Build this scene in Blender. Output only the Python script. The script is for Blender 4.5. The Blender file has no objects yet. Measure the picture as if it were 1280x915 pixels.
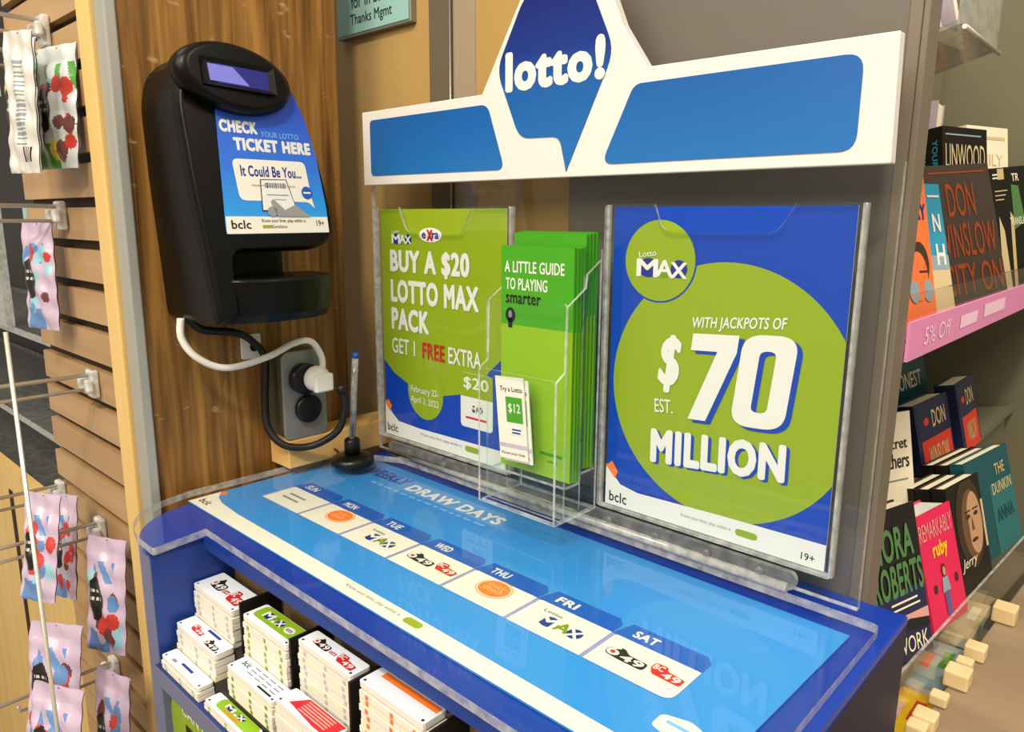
import bpy, math, random
from mathutils import Matrix, Vector
random.seed(7)
sc = bpy.context.scene
COL = sc.collection
# Everything below is written from the camera, in units of its height over the counter taken as feet (1 foot = 0.3048 m), on axes x: along the stand, y: towards the back,
# z: up, with positions mostly back-projected from image pixels, and is turned into metres once, when a mesh is built.  The counter top is 3.3 ft above the floor.
UNIT_M = 0.3048  # scale of the camera-centred solve, set by taking the posters as letter size
def W(p): return Vector(((p[0]+1.5)*UNIT_M, (p[1]-1.85)*UNIT_M, (p[2]+4.3)*UNIT_M))

# ------------------------------------------------------------------ camera
cam = bpy.data.cameras.new('camera'); cam_o = bpy.data.objects.new('camera', cam); COL.objects.link(cam_o)
cam.sensor_width = 36; cam.lens = 923.12/1280*36; cam.clip_start = 0.01
r_, d_, f_ = (0.73237634,0.68087714,0.00558694), (0.13762359,-0.13998712,-0.98054238), (-0.66684679,0.71889493,-0.19622801)
m = Matrix(((r_[0],-d_[0],-f_[0],0),(r_[1],-d_[1],-f_[1],0),(r_[2],-d_[2],-f_[2],0),(0,0,0,1)))
cam_o.matrix_world = Matrix.Translation(W((0,0,0))) @ m
sc.camera = cam_o
# ------------------------------------------------------------------ light
world = bpy.data.worlds.new('world'); sc.world = world; world.use_nodes = True
world.node_tree.nodes['Background'].inputs[0].default_value = (1.0,0.90,0.76,1)
world.node_tree.nodes['Background'].inputs[1].default_value = 0.50
def area(name, loc, target, size, power, col=(1,0.9,0.74)):
    l = bpy.data.lights.new(name,'AREA'); l.shape='SQUARE'; l.size=size; l.energy=power; l.color=col
    o = bpy.data.objects.new(name,l); COL.objects.link(o); o.location = W(loc)
    o.rotation_euler = (W(target)-W(loc)).to_track_quat('-Z','Y').to_euler()
area('ceiling_spot', (1.3,-2.9,5.4), (-1.6,1.4,-0.6), 0.25, 40)
area('ceiling_fill', (-0.9,-6.0,5.0), (-1.4,1.6,-0.4), 1.6, 62)  # broad fill lamp, added to light the stand from the front
area('aisle_fill', (2.6,3.2,4.9), (-0.5,2.9,-0.8), 0.8, 26)  # fill lamp added for the books, angled to reach under their shelf
area('corner_panel', (-4.2,-0.4,5.5), (-3.4,0.8,-1), 0.8, 9)
vs = sc.view_settings; vs.view_transform='Standard'; vs.look='None'; vs.gamma=1; vs.exposure=0.0; vs.use_curve_mapping=False
sc.cycles.transparent_max_bounces=48

# ------------------------------------------------------------------ materials
M = {}
def lin(h):
    h=h.lstrip('#'); out=[]
    for i in (0,2,4):
        c=int(h[i:i+2],16)/255; out.append(c/12.92 if c<=0.04045 else ((c+0.055)/1.055)**2.4)
    return (*out,1)
def mat(name, hexc, rough=0.5, metal=0.0, spec=0.5, var=0.0, scale=40, coat=0.0):
    m = bpy.data.materials.new(name); m.use_nodes=True; nt=m.node_tree; b=nt.nodes['Principled BSDF']
    b.inputs['Base Color'].default_value=lin(hexc); b.inputs['Roughness'].default_value=rough
    b.inputs['Metallic'].default_value=metal; b.inputs['Specular IOR Level'].default_value=spec*.7
    b.inputs['Coat Weight'].default_value=coat; b.inputs['Coat Roughness'].default_value=0.05
    if var:
        tc=nt.nodes.new('ShaderNodeTexCoord'); n=nt.nodes.new('ShaderNodeTexNoise'); n.inputs['Scale'].default_value=scale
        n.inputs['Detail'].default_value=4
        mr=nt.nodes.new('ShaderNodeMapRange'); mr.inputs['To Min'].default_value=1-var; mr.inputs['To Max'].default_value=1+var
        mx=nt.nodes.new('ShaderNodeVectorMath'); mx.operation='SCALE'; mx.inputs[0].default_value=lin(hexc)[:3]
        nt.links.new(tc.outputs['Object'],n.inputs['Vector']); nt.links.new(n.outputs['Fac'],mr.inputs['Value'])
        nt.links.new(mr.outputs[0],mx.inputs['Scale']); nt.links.new(mx.outputs[0],b.inputs['Base Color'])
    M[name]=m; return m
def wood(name, c0, c1, c2, sx, sy, sz, rough=0.5, knots=False, bump=0.0):
    m=mat(name,c1,rough); nt=m.node_tree; b=nt.nodes['Principled BSDF']
    tc=nt.nodes.new('ShaderNodeTexCoord'); mp=nt.nodes.new('ShaderNodeMapping'); mp.inputs['Scale'].default_value=(sx,sy,sz)
    n=nt.nodes.new('ShaderNodeTexNoise'); n.inputs['Scale'].default_value=1; n.inputs['Detail'].default_value=6; n.inputs['Distortion'].default_value=0.6
    r=nt.nodes.new('ShaderNodeValToRGB'); e=r.color_ramp.elements
    e[0].position=0.3; e[0].color=lin(c0); e[1].position=0.72; e[1].color=lin(c2)
    x=r.color_ramp.elements.new(0.5); x.color=lin(c1)
    nt.links.new(tc.outputs['Object'],mp.inputs['Vector']); nt.links.new(mp.outputs[0],n.inputs['Vector'])
    nt.links.new(n.outputs['Fac'],r.inputs[0])
    src=r.outputs[0]
    if knots:
        v=nt.nodes.new('ShaderNodeTexNoise'); v.inputs['Scale'].default_value=9; v.inputs['Detail'].default_value=2
        cr=nt.nodes.new('ShaderNodeValToRGB'); cr.color_ramp.elements[0].position=0.30; cr.color_ramp.elements[0].color=(0.45,0.42,0.38,1)
        cr.color_ramp.elements[1].position=0.42; cr.color_ramp.elements[1].color=(1,1,1,1)
        mp2=nt.nodes.new('ShaderNodeMapping'); mp2.inputs['Scale'].default_value=(1.3,1.3,0.35)
        mm=nt.nodes.new('ShaderNodeMix'); mm.data_type='RGBA'; mm.blend_type='MULTIPLY'; mm.inputs[0].default_value=1
        nt.links.new(tc.outputs['Object'],mp2.inputs['Vector']); nt.links.new(mp2.outputs[0],v.inputs['Vector'])
        nt.links.new(v.outputs['Fac'],cr.inputs[0]); nt.links.new(src,mm.inputs[6]); nt.links.new(cr.outputs[0],mm.inputs[7]); src=mm.outputs[2]
        w=nt.nodes.new('ShaderNodeTexNoise'); w.inputs['Scale'].default_value=1; w.inputs['Detail'].default_value=3; mp3=nt.nodes.new('ShaderNodeMapping'); mp3.inputs['Scale'].default_value=(30,30,75)
        c3=nt.nodes.new('ShaderNodeValToRGB'); c3.color_ramp.elements[0].position=0.68; c3.color_ramp.elements[0].color=(0,0,0,1); c3.color_ramp.elements[1].position=0.76; c3.color_ramp.elements[1].color=(.6,.6,.6,1)
        m3=nt.nodes.new('ShaderNodeMix'); m3.data_type='RGBA'; m3.inputs[7].default_value=lin('#c2a077')
        nt.links.new(tc.outputs['Object'],mp3.inputs['Vector']); nt.links.new(mp3.outputs[0],w.inputs['Vector']); nt.links.new(w.outputs['Fac'],c3.inputs[0])
        nt.links.new(c3.outputs[0],m3.inputs[0]); nt.links.new(src,m3.inputs[6]); src=m3.outputs[2]
    nt.links.new(src,b.inputs['Base Color'])
    if bump:
        bp=nt.nodes.new('ShaderNodeBump'); bp.inputs['Strength'].default_value=bump; bp.inputs['Distance'].default_value=0.002
        nt.links.new(n.outputs['Fac'],bp.inputs['Height']); nt.links.new(bp.outputs[0],b.inputs['Normal'])
    return m
def clear(name, tint, refl=1.0, rough=0.03, haze=0.0):
    m=bpy.data.materials.new(name); m.use_nodes=True; nt=m.node_tree; nt.nodes.clear()
    out=nt.nodes.new('ShaderNodeOutputMaterial'); t=nt.nodes.new('ShaderNodeBsdfTransparent'); t.inputs[0].default_value=lin(tint)
    g=nt.nodes.new('ShaderNodeBsdfGlossy'); g.inputs['Roughness'].default_value=rough
    lw=nt.nodes.new('ShaderNodeLayerWeight'); lw.inputs[0].default_value=0.5
    pw=nt.nodes.new('ShaderNodeMath'); pw.operation='POWER'; pw.inputs[1].default_value=4.5
    fr=nt.nodes.new('ShaderNodeMath'); fr.operation='MULTIPLY_ADD'; fr.inputs[1].default_value=0.9*refl; fr.inputs[2].default_value=0.035*refl; fr.use_clamp=True
    ge=nt.nodes.new('ShaderNodeNewGeometry'); inv=nt.nodes.new('ShaderNodeMath'); inv.operation='SUBTRACT'; inv.inputs[0].default_value=1
    mu=nt.nodes.new('ShaderNodeMath'); mu.operation='MULTIPLY'
    mx=nt.nodes.new('ShaderNodeMixShader')
    nt.links.new(lw.outputs['Facing'],pw.inputs[0]); nt.links.new(pw.outputs[0],fr.inputs[0]); nt.links.new(ge.outputs['Backfacing'],inv.inputs[1])
    nt.links.new(fr.outputs[0],mu.inputs[0]); nt.links.new(inv.outputs[0],mu.inputs[1]); nt.links.new(mu.outputs[0],mx.inputs[0])
    base=t.outputs[0]
    if haze:
        d=nt.nodes.new('ShaderNodeBsdfDiffuse'); d.inputs[0].default_value=lin('#e8e8e6'); m2=nt.nodes.new('ShaderNodeMixShader'); m2.inputs[0].default_value=haze
        n=nt.nodes.new('ShaderNodeTexNoise'); n.inputs['Scale'].default_value=90; n.inputs['Detail'].default_value=2
        tc=nt.nodes.new('ShaderNodeTexCoord'); mr=nt.nodes.new('ShaderNodeMapRange'); mr.inputs['From Min'].default_value=0.3; mr.inputs['From Max'].default_value=0.7
        mr.inputs['To Min'].default_value=haze*0.6; mr.inputs['To Max'].default_value=min(1,haze*1.4)
        nt.links.new(tc.outputs['Object'],n.inputs['Vector']); nt.links.new(n.outputs['Fac'],mr.inputs['Value']); nt.links.new(mr.outputs[0],m2.inputs[0])
        nt.links.new(base,m2.inputs[1]); nt.links.new(d.outputs[0],m2.inputs[2]); base=m2.outputs[0]
    nt.links.new(base,mx.inputs[1]); nt.links.new(g.outputs[0],mx.inputs[2]); nt.links.new(mx.outputs[0],out.inputs[0])
    M[name]=m; return m
clear('acrylic','#fdfefd',1.0); clear('acrylic_thin','#fefffe',0.8); clear('acrylic_edge','#e6ece8',1.6,0.15,0.38)
clear('acrylic_smoke','#d2d5d4',1.0,0.08,0.12); clear('pen_plastic','#d8dde0',1.4,0.1,0.25); clear('clip_plastic','#f4f4f0',1.5,0.2,0.75)
clear('lens','#e6e8ff',1.0)
mat('white','#dfdfdb',0.4); mat('header_white','#dcd9d3',0.4); mat('paper','#e3dfd3',0.6); mat('cream','#f3e8c8',0.8); mat('ivory','#ece1c6',0.6)
mat('black','#0c0b0a',0.32); mat('black_soft','#141210',0.45,var=0.15,scale=200); mat('ink','#15171c',0.6); mat('grey_ink','#7f858c',0.6)
mat('pale_grey','#b4b6ba',0.6); mat('slip_white','#dfe6f2',0.5); mat('charcoal','#2a2725',0.6); mat('housing_black','#070605',0.34,spec=0.3,var=0.12,scale=90)
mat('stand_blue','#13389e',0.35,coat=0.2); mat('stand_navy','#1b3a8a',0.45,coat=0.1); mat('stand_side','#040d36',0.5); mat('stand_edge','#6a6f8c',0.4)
mat('deck_navy','#23346f',0.5); mat('recess','#4f5048',0.5); mat('deck_brown','#7d6848',0.7,var=0.25,scale=150)
mat('print_blue','#0c41ae',0.35); mat('sky_blue','#348bd8',0.3); mat('tab_blue','#1d58b8',0.35); mat('pale_blue','#6fb2ee',0.4); mat('reflection_blue','#123a9a',0.4)
mat('lav_line','#8f93c4',0.4)
mat('lime','#8ba31e',0.4); mat('lime_bright','#86b01c',0.4); mat('lime_dark','#6f9414',0.4); mat('leaf_green','#43991a',0.4); mat('leaf_dark','#3a8d18',0.4)
mat('navy_ink','#17308a',0.5); mat('red','#c8202a',0.5); mat('free_red','#b5231f',0.5); mat('orange','#f07a2c',0.5); mat('orange_pale','#f6ad6e',0.5)
mat('sign_teal','#8fb9b4',0.5); mat('metal','#8c8b86',0.3,0.9,var=0.08,scale=60); mat('steel_dark','#6a6052',0.4,0.15); mat('steel_light','#a3937c',0.4,0.15)
mat('alu','#a7a79f',0.38,0.25); mat('wire','#cfcabc',0.3,0.6); mat('plate_grey','#8b8a82',0.4,0.5); mat('box_grey','#55523f',0.5,0.3)
mat('grey_laminate','#68625a',0.45,var=0.05,scale=25); mat('khaki','#747058',0.7,var=0.04,scale=12); mat('panel_edge','#756a5c',0.4)
wood('oak_panel','#56360f','#845c27','#a87b3a',85,85,4.5,0.5,True,0.35)
wood('beige_laminate','#a8874d','#ad8d53','#b19259',8,8,1.5,0.45); wood('slat_board','#a5835a','#ae8c62','#b6966b',1.6,30,30,0.45)
wood('yellow_edge','#d3b06a','#d9b772','#dfbf7d',30,30,2,0.5); wood('light_block','#c79a56','#d2a764','#dab375',6,6,30,0.55)
wood('plank','#847058','#8f7a61','#99846b',3,22,22,0.6,False,0.1); wood('peg','#d9bd8a','#e0c695','#e8d0a2',20,20,20,0.55)
mat('slot_dark','#2a1c10',0.7); mat('floor_tile','#8d8272',0.5,var=0.1,scale=6); mat('black_cabinet','#17140f',0.5); mat('shelf_glass_edge','#9fb3a8',0.2)
mat('pink_strip','#e58fc0',0.45); mat('pink_text','#f6cfe2',0.5)
mat('c_orange','#f4743a',0.4); mat('c_teal','#2b93b5',0.4); mat('c_brown','#3a2f29',0.45); mat('c_rust','#8a3a14',0.45); mat('c_black','#12110f',0.4)
mat('c_deepteal','#124f58',0.4); mat('c_navy','#1a2346',0.4); mat('c_red','#d8392a',0.45); mat('c_gold','#c9b27a',0.5); mat('c_yellow','#f3c320',0.45)
mat('c_pink','#dc1f55',0.4); mat('c_green','#4f7a48',0.5); mat('c_purple','#5a5a8c',0.5); mat('c_skin','#b98f6c',0.6); mat('c_umber','#6b4a34',0.6); mat('c_hair','#3a2a1c',0.6)
mat('c_rose','#d59a92',0.5); mat('c_slate','#8aa0a8',0.5); mat('c_dunk','#2a6a6e',0.45); mat('c_lilac','#a99aa8',0.5); mat('c_sand','#cfb98e',0.5)
mat('bag_lilac','#c2aec6',0.3,coat=0.4); mat('bag_clear','#cfd6d8',0.25,coat=0.5); mat('bag_back','#7c6a74',0.35,coat=0.4); mat('bag_white','#c4c1b9',0.3,coat=0.4)
mat('bag_black','#15140f',0.35,coat=0.3); mat('bag_red','#c23a30',0.35,coat=0.4); mat('bag_green','#4f9a3a',0.35,coat=0.4); mat('bag_yellow','#e2c24a',0.35,coat=0.4)
mat('bag_blue','#5f87bd',0.35,coat=0.4); mat('bag_aqua','#8fc0cf',0.35,coat=0.4); mat('bag_choc','#6b3a36',0.35,coat=0.4)
mat('hand_grey','#8f8f8f',0.5); mat('cable_white','#e9e6dc',0.4)
def gradient(name, stops, axis=2, rough=0.35):
    m=mat(name,'#ffffff',rough); nt=m.node_tree; b=nt.nodes['Principled BSDF']
    tc=nt.nodes.new('ShaderNodeTexCoord'); s=nt.nodes.new('ShaderNodeSeparateXYZ'); r=nt.nodes.new('ShaderNodeValToRGB')
    e=r.color_ramp.elements
    e[0].position,e[0].color=stops[0][0],lin(stops[0][1]); e[1].position,e[1].color=stops[-1][0],lin(stops[-1][1])
    for p,c in stops[1:-1]: e.new(p).color=lin(c)
    nt.links.new(tc.outputs['Generated'],s.inputs[0]); nt.links.new(s.outputs[axis],r.inputs[0]); nt.links.new(r.outputs[0],b.inputs['Base Color'])
gradient('header_blue',[(0,'#216bb1'),(0.45,'#1556a0'),(0.62,'#112f81'),(1,'#091663')])
gradient('sticker_blue',[(0,'#2aa0e6'),(0.45,'#2f6fd6'),(1,'#2a44c0')])
def emis(name,hexc,s):
    m=mat(name,hexc,0.2); b=m.node_tree.nodes['Principled BSDF']; b.inputs['Emission Color'].default_value=lin(hexc); b.inputs['Emission Strength'].default_value=s
emis('lcd','#6f6fc0',0.35); emis('lcd_dark','#2a2a78',0.2)

# ------------------------------------------------------------------ mesh builder
def V3(a): return Vector(a)
class Fr:                                        # a plane in space: origin, two axes and the normal
    def __init__(s,o,u,v,n=None):
        s.o,s.u,s.v=V3(o),V3(u).normalized(),V3(v).normalized(); s.n=V3(n).normalized() if n else s.u.cross(s.v).normalized()
    def __call__(s,a,b,c=0): return s.o+s.u*a+s.v*b+s.n*c
XZ=lambda y: Fr((0,y,0),(1,0,0),(0,0,1),(0,-1,0))     # upright, facing the front
XY=lambda z: Fr((0,0,z),(1,0,0),(0,1,0),(0,0,1))      # flat, facing up
YZ=lambda x: Fr((x,0,0),(0,1,0),(0,0,1),(1,0,0))      # upright, facing the right
_txt={}
def text_shape(s,bold,shear):                          # flat lettering in a unit box; weight from outline copies set around each glyph
    k=(s,bold,shear)
    if k not in _txt:
        c=bpy.data.curves.new('t','FONT'); c.body=s; c.shear=shear; c.resolution_u=3; c.size=1; c.space_character=1+1.9*bold
        o=bpy.data.objects.new('t',c); COL.objects.link(o); dg=bpy.context.evaluated_depsgraph_get()
        me=o.evaluated_get(dg).to_mesh(); v0=[(v.co.x,v.co.y) for v in me.vertices]; z0=[(x,y,0.0) for x,y in v0]; f0=[tuple(p.vertices) for p in me.polygons]
        o.evaluated_get(dg).to_mesh_clear(); bpy.data.objects.remove(o); bpy.data.curves.remove(c)
        vs=list(z0); fs=list(f0); N=16 if bold>.04 else 8
        if bold:
            for i in range(N):
                a=2*math.pi*(i+.5)/N; b=len(vs); vs+=[(x+bold*math.cos(a),y+bold*.8*math.sin(a),-.00004*(i+1)) for x,y in v0]; fs+=[tuple(b+q for q in f) for f in f0]
        x0=min(v[0] for v in vs); x1=max(v[0] for v in vs); y0=min(v[1] for v in vs); y1=max(v[1] for v in vs)
        _txt[k]=([((a-x0)/(x1-x0),(b-y0)/(y1-y0),e) for a,b,e in vs],fs)
    return _txt[k]
class MB:
    def __init__(s): s.v=[]; s.f=[]; s.m=[]; s.sm=[]
    def face(s,pts,m,smooth=False):
        b=len(s.v); s.v+= [V3(p) for p in pts]; s.f.append(tuple(range(b,b+len(pts)))); s.m.append(m); s.sm.append(smooth)
    def poly(s,F,pts,m,d=0.0): s.face([F(a,b,d) for a,b in pts],m); return s
    def ext(s,F,pts,d0,d1,m,side=None,back=None):    # extrude an outline along the frame's normal
        side=side or m; n=len(pts)
        area2=sum(pts[i][0]*pts[(i+1)%n][1]-pts[(i+1)%n][0]*pts[i][1] for i in range(n))
        if area2<0: pts=pts[::-1]
        b=len(s.v); s.v+=[F(x,y,d0) for x,y in pts]+[F(x,y,d1) for x,y in pts]
        def add(f,mm): s.f.append(f); s.m.append(mm); s.sm.append(False)
        add(tuple(range(b+n,b+2*n)),m); add(tuple(range(b+n-1,b-1,-1)),back or m)
        for i in range(n):
            j=(i+1)%n; add((b+i,b+j,b+n+j,b+n+i),side)
        return s
    def box(s,x0,x1,y0,y1,z0,z1,m,side=None):
        return s.ext(XY(0),[(x0,y0),(x1,y0),(x1,y1),(x0,y1)],z0,z1,m,side)
    def tube(s,pts,r,m,n=8,cap=True):
        pts=[V3(p) for p in pts]; b=len(s.v); k=len(pts); prev=None
        for i,p in enumerate(pts):
            t=(pts[min(i+1,k-1)]-pts[max(i-1,0)]).normalized()
            a=prev if prev is not None else (V3((0,0,1)) if abs(t.z)<0.9 else V3((1,0,0)))
            a=(a-t*a.dot(t)).normalized(); prev=a; c=t.cross(a); rr=r[i] if isinstance(r,(list,tuple)) else r
            s.v+=[p+(a*math.cos(2*math.pi*j/n)+c*math.sin(2*math.pi*j/n))*rr for j in range(n)]
        for i in range(k-1):
            for j in range(n):
                q=(j+1)%n; s.f.append((b+i*n+j,b+i*n+q,b+(i+1)*n+q,b+(i+1)*n+j)); s.m.append(m); s.sm.append(True)
        if cap:
            s.f.append(tuple(range(b+n-1,b-1,-1))); s.m.append(m); s.sm.append(False)
            s.f.append(tuple(range(b+(k-1)*n,b+k*n))); s.m.append(m); s.sm.append(False)
        return s
    def lathe(s,F,prof,m,n=32):                       # profile (radius, height along the frame's normal)
        b=len(s.v); k=len(prof)
        for r,h in prof: s.v+=[F(r*math.cos(2*math.pi*j/n),r*math.sin(2*math.pi*j/n),h) for j in range(n)]
        for i in range(k-1):
            for j in range(n):
                q=(j+1)%n; s.f.append((b+i*n+j,b+i*n+q,b+(i+1)*n+q,b+(i+1)*n+j)); s.m.append(m); s.sm.append(True)
        s.f.append(tuple(range(b+(k-1)*n,b+k*n))); s.m.append(m); s.sm.append(False)
        s.f.append(tuple(range(b+n-1,b-1,-1))); s.m.append(m); s.sm.append(False)
        return s
    def text(s,F,t,x0,x1,y0,y1,m,d=0.003,bold=0.0,shear=0.0,rot=0.0):
        vs,fs=text_shape(t,bold,shear); b=len(s.v); c,sn=math.cos(rot),math.sin(rot)
        for a,q,e in vs:
            dx=a*(x1-x0); dy=q*(y1-y0); s.v.append(F(x0+dx*c-dy*sn,y0+dx*sn+dy*c,d+e))
        for f in fs: s.f.append(tuple(b+i for i in f)); s.m.append(m); s.sm.append(False)
        return s
    def obj(s,name,origin,parent=None,bevel=0,seg=2,smooth=False):
        me=bpy.data.meshes.new(name); o3=V3(origin)
        me.from_pydata([(v-o3)*UNIT_M for v in s.v],[],s.f); names=[]
        for x in s.m:
            if x not in names: names.append(x)
        for x in names: me.materials.append(M[x])
        for p,x,q in zip(me.polygons,s.m,s.sm): p.material_index=names.index(x); p.use_smooth=q or smooth
        me.update(); o=bpy.data.objects.new(name,me); COL.objects.link(o)
        if bevel:
            md=o.modifiers.new('bevel','BEVEL'); md.width=bevel*UNIT_M; md.segments=seg; md.limit_method='ANGLE'; md.angle_limit=math.radians(40)
        if parent: o.parent=parent
        else: o.location=W(origin)
        return o
def bounds(mbs):
    vs=[v for q in mbs for v in q.v]
    x=[v.x for v in vs]; y=[v.y for v in vs]; z=[v.z for v in vs]
    return V3(((min(x)+max(x))/2,(min(y)+max(y))/2,min(z)))
def tags(o,label,cat,group=None,kind=None):
    if label: o['label']=label
    if cat: o['category']=cat
    if group: o['group']=group
    if kind: o['kind']=kind
def single(name,q,label,cat,group=None,kind=None,**k):
    o=q.obj(name,bounds([q]),None,**k); tags(o,label,cat,group,kind); return o
def structure(name,q,label=None,**k):
    o=q.obj(name,bounds([q]),None,**k); o['kind']='structure'
    if label: o['label']=label
    return o
class Thing:
    def __init__(s,name,label,cat,group=None): s.a=(name,label,cat,group); s.p=[]
    def part(s,name,q,sub=None,label=None,**k): s.p.append((name,q,sub,label,k)); return len(s.p)-1
    def done(s):
        name,label,cat,group=s.a; o3=bounds([p[1] for p in s.p])
        root=bpy.data.objects.new(name,None); COL.objects.link(root); root.empty_display_size=0.03; root.location=W(o3); tags(root,label,cat,group)
        made=[]
        for n,q,sub,lab,k in s.p:
            o=q.obj(n,o3,root if sub is None else made[sub],**k)
            if lab: o['label']=lab
            made.append(o)
        return root
def rrect(x0,x1,y0,y1,r,n=5):
    out=[]
    for cx,cy,a0 in ((x1-r,y0+r,-90),(x1-r,y1-r,0),(x0+r,y1-r,90),(x0+r,y0+r,180)):
        for i in range(n+1):
            a=math.radians(a0+90*i/n); out.append((cx+r*math.cos(a),cy+r*math.sin(a)))
    return out
def circ(cx,cy,rx,ry=None,n=40): ry=ry or rx; return [(cx+rx*math.cos(2*math.pi*i/n),cy+ry*math.sin(2*math.pi*i/n)) for i in range(n)]
def rect(x0,x1,y0,y1): return [(x0,y0),(x1,y0),(x1,y1),(x0,y1)]
def rounded(pts,r,n=5):                               # round the corners of an outline
    out=[]; k=len(pts)
    for i in range(k):
        p=Vector(pts[i]); a=(Vector(pts[i-1])-p); b=(Vector(pts[(i+1)%k])-p); ri=r[i] if isinstance(r,(list,tuple)) else r
        ri=min(ri,a.length*0.45,b.length*0.45)
        if ri<=0: out.append(tuple(p)); continue
        A=p+a.normalized()*ri; B=p+b.normalized()*ri
        for j in range(n+1):
            t=j/n; q=A*(1-t)**2+p*2*t*(1-t)+B*t*t; out.append(tuple(q))
    return out
def clip(pts,x0,x1,y0,y1):
    def cut(ps,f,ins):
        o=[]
        for i in range(len(ps)):
            a,b=ps[i-1],ps[i]
            if ins(b):
                if not ins(a): o.append(f(a,b))
                o.append(b)
            elif ins(a): o.append(f(a,b))
        return o
    def ix(x): return lambda a,b:(x,a[1]+(b[1]-a[1])*(x-a[0])/(b[0]-a[0]))
    def iy(y): return lambda a,b:(a[0]+(b[0]-a[0])*(y-a[1])/(b[1]-a[1]),y)
    pts=cut(pts,ix(x0),lambda p:p[0]>=x0); pts=cut(pts,ix(x1),lambda p:p[0]<=x1)
    pts=cut(pts,iy(y0),lambda p:p[1]>=y0); return cut(pts,iy(y1),lambda p:p[1]<=y1)
def curve(pts,n=8):                                    # Catmull-Rom through the points
    P=[V3(p) for p in pts]; P=[P[0]]+P+[P[-1]]; out=[]
    for i in range(1,len(P)-2):
        for j in range(n):
            t=j/n; a,b,c,d=P[i-1:i+3]
            out.append(0.5*((2*b)+(c-a)*t+(2*a-5*b+4*c-d)*t*t+(3*b-a-3*c+d)*t**3))
    out.append(P[-2]); return out

# logos printed on the sheet, the posters and the slips
def logo_max(q,F,x0,x1,y0,y1,d,mono='white',ball='navy_ink',lotto=True):
    w=x1-x0; h=y1-y0
    q.poly(F,circ(x0+w*.24,y0+h*.42,w*.21,h*.44,20),ball,d); q.poly(F,circ(x0+w*.84,y0+h*.42,w*.16,h*.40,20),ball,d); q.poly(F,circ(x0+w*.56,y0+h*.3,w*.12,h*.3,16),'lime_dark' if lotto else mono,d)
    q.text(F,'M',x0,x0+w*.44,y0,y0+h*.82,mono,d+.0012,.03); q.text(F,'A',x0+w*.40,x0+w*.73,y0+h*.05,y0+h*.8,mono if lotto else 'lime_dark',d+.0012,.03); q.text(F,'X',x0+w*.68,x1,y0,y0+h*.72,mono,d+.0012,.03)
    if lotto: q.text(F,'Lotto',x0+w*.05,x0+w*.4,y0+h*.86,y0+h*1.12,mono if mono!='white' or ball!='navy_ink' else 'white',d+.0012,.01,rot=.12)
def logo_649(q,F,x0,x1,y0,y1,d):
    w=x1-x0; h=y1-y0
    o=[(x0,y0+h*.45),(x0+w*.06,y0+h*.1),(x0+w*.4,y0),(x1,y0),(x1,y0+h*.62),(x0+w*.5,y0+h*.66),(x0+w*.34,y1),(x0+w*.08,y0+h*.8)]
    q.poly(F,rounded(o,h*.2,3),'ink',d)
    q.text(F,'6',x0+w*.04,x0+w*.34,y0+h*.1,y0+h*.92,'white',d+.0012,.03); q.poly(F,circ(x0+w*.19,y0+h*.36,w*.06,h*.13,12),'red',d+.002)
    q.text(F,'49',x0+w*.4,x0+w*.95,y0+h*.06,y0+h*.56,'white',d+.0012,.03)
def logo_bc49(q,F,x0,x1,y0,y1,d):
    w=x1-x0; h=y1-y0
    o=[(x0,y0+h*.5),(x0+w*.16,y0+h*.05),(x1,y0),(x1,y0+h*.6),(x0+w*.44,y0+h*.72),(x0+w*.4,y1),(x0+w*.02,y1)]
    q.poly(F,rounded(o,h*.14,3),'red',d); q.text(F,'BC',x0+w*.06,x0+w*.36,y0+h*.45,y0+h*.88,'white',d+.0012,.02)
    q.text(F,'49',x0+w*.4,x0+w*.93,y0+h*.1,y0+h*.56,'white',d+.0012,.03)

# ------------------------------------------------------------------ the room
structure('floor',MB().box(-9,7,-7,8,-4.35,-4.3,'floor_tile'))
structure('wall_left',MB().box(-2.76,-2.64,.985,1.805,-4.3,2.4,'oak_panel'),'knotty oak panel behind the ticket checker')
structure('trim_1',MB().box(-2.715,-2.628,.945,.983,-4.3,2.4,'alu'),'pale metal strip along the oak panel edge',bevel=.006)
structure('trim_2',MB().box(-2.83,-2.718,.93,.983,-4.3,2.4,'yellow_edge'),'yellowish wooden edge of the slatted wall',bevel=.006)
q=MB(); q.box(-3.74,-2.832,.985,1.04,-4.3,2.4,'slot_dark')
z=.51-.154*26
while z<2.2:
    q.box(-3.74,-2.832,.955,.985,z-.154+.018,z-.018,'slat_board'); z+=.154
structure('wall_slatted',q,'beige slatted display wall with dark slots')
q=MB(); q.box(-9,-3.76,.96,1.0,-4.3,-1.36,'yellow_edge'); q.box(-4.72,-4.66,.955,.962,-4.3,-1.5,'slot_dark')
structure('wall_low',q,'pale yellow low partition left of the slatted wall')
structure('wall_dark',MB().box(-9,-3.76,2.2,2.28,-4.3,2.4,'black_cabinet'))
structure('wall_back',MB().box(-3.6,-2.342,2.05,2.12,-4.3,2.4,'beige_laminate'),'honey coloured back panel under the notice')
q=MB(); q.box(-2.340,-2.222,2.035,2.12,-4.3,2.4,'steel_dark'); q.box(-2.220,-2.096,2.05,2.12,-4.3,2.4,'steel_light'); q.tube([(-2.221,2.036,-4.3),(-2.221,2.036,2.4)],.006,'metal')
structure('trim_3',q,'two tone steel column between the back panels')
structure('wall_rear',MB().box(-2.094,-1.6,2.05,2.12,-4.3,2.4,'beige_laminate'),'honey coloured panel behind the blue header')
structure('wall_grey',MB().box(-1.598,-.555,2.0,2.06,-4.3,2.4,'grey_laminate'),'grey laminate end panel behind the lottery stand')
q=MB(); q.box(-.553,-.538,1.985,2.075,-4.3,2.4,'panel_edge'); q.box(-.585,-.555,1.99,1.9995,-4.3,2.4,'panel_edge')
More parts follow.
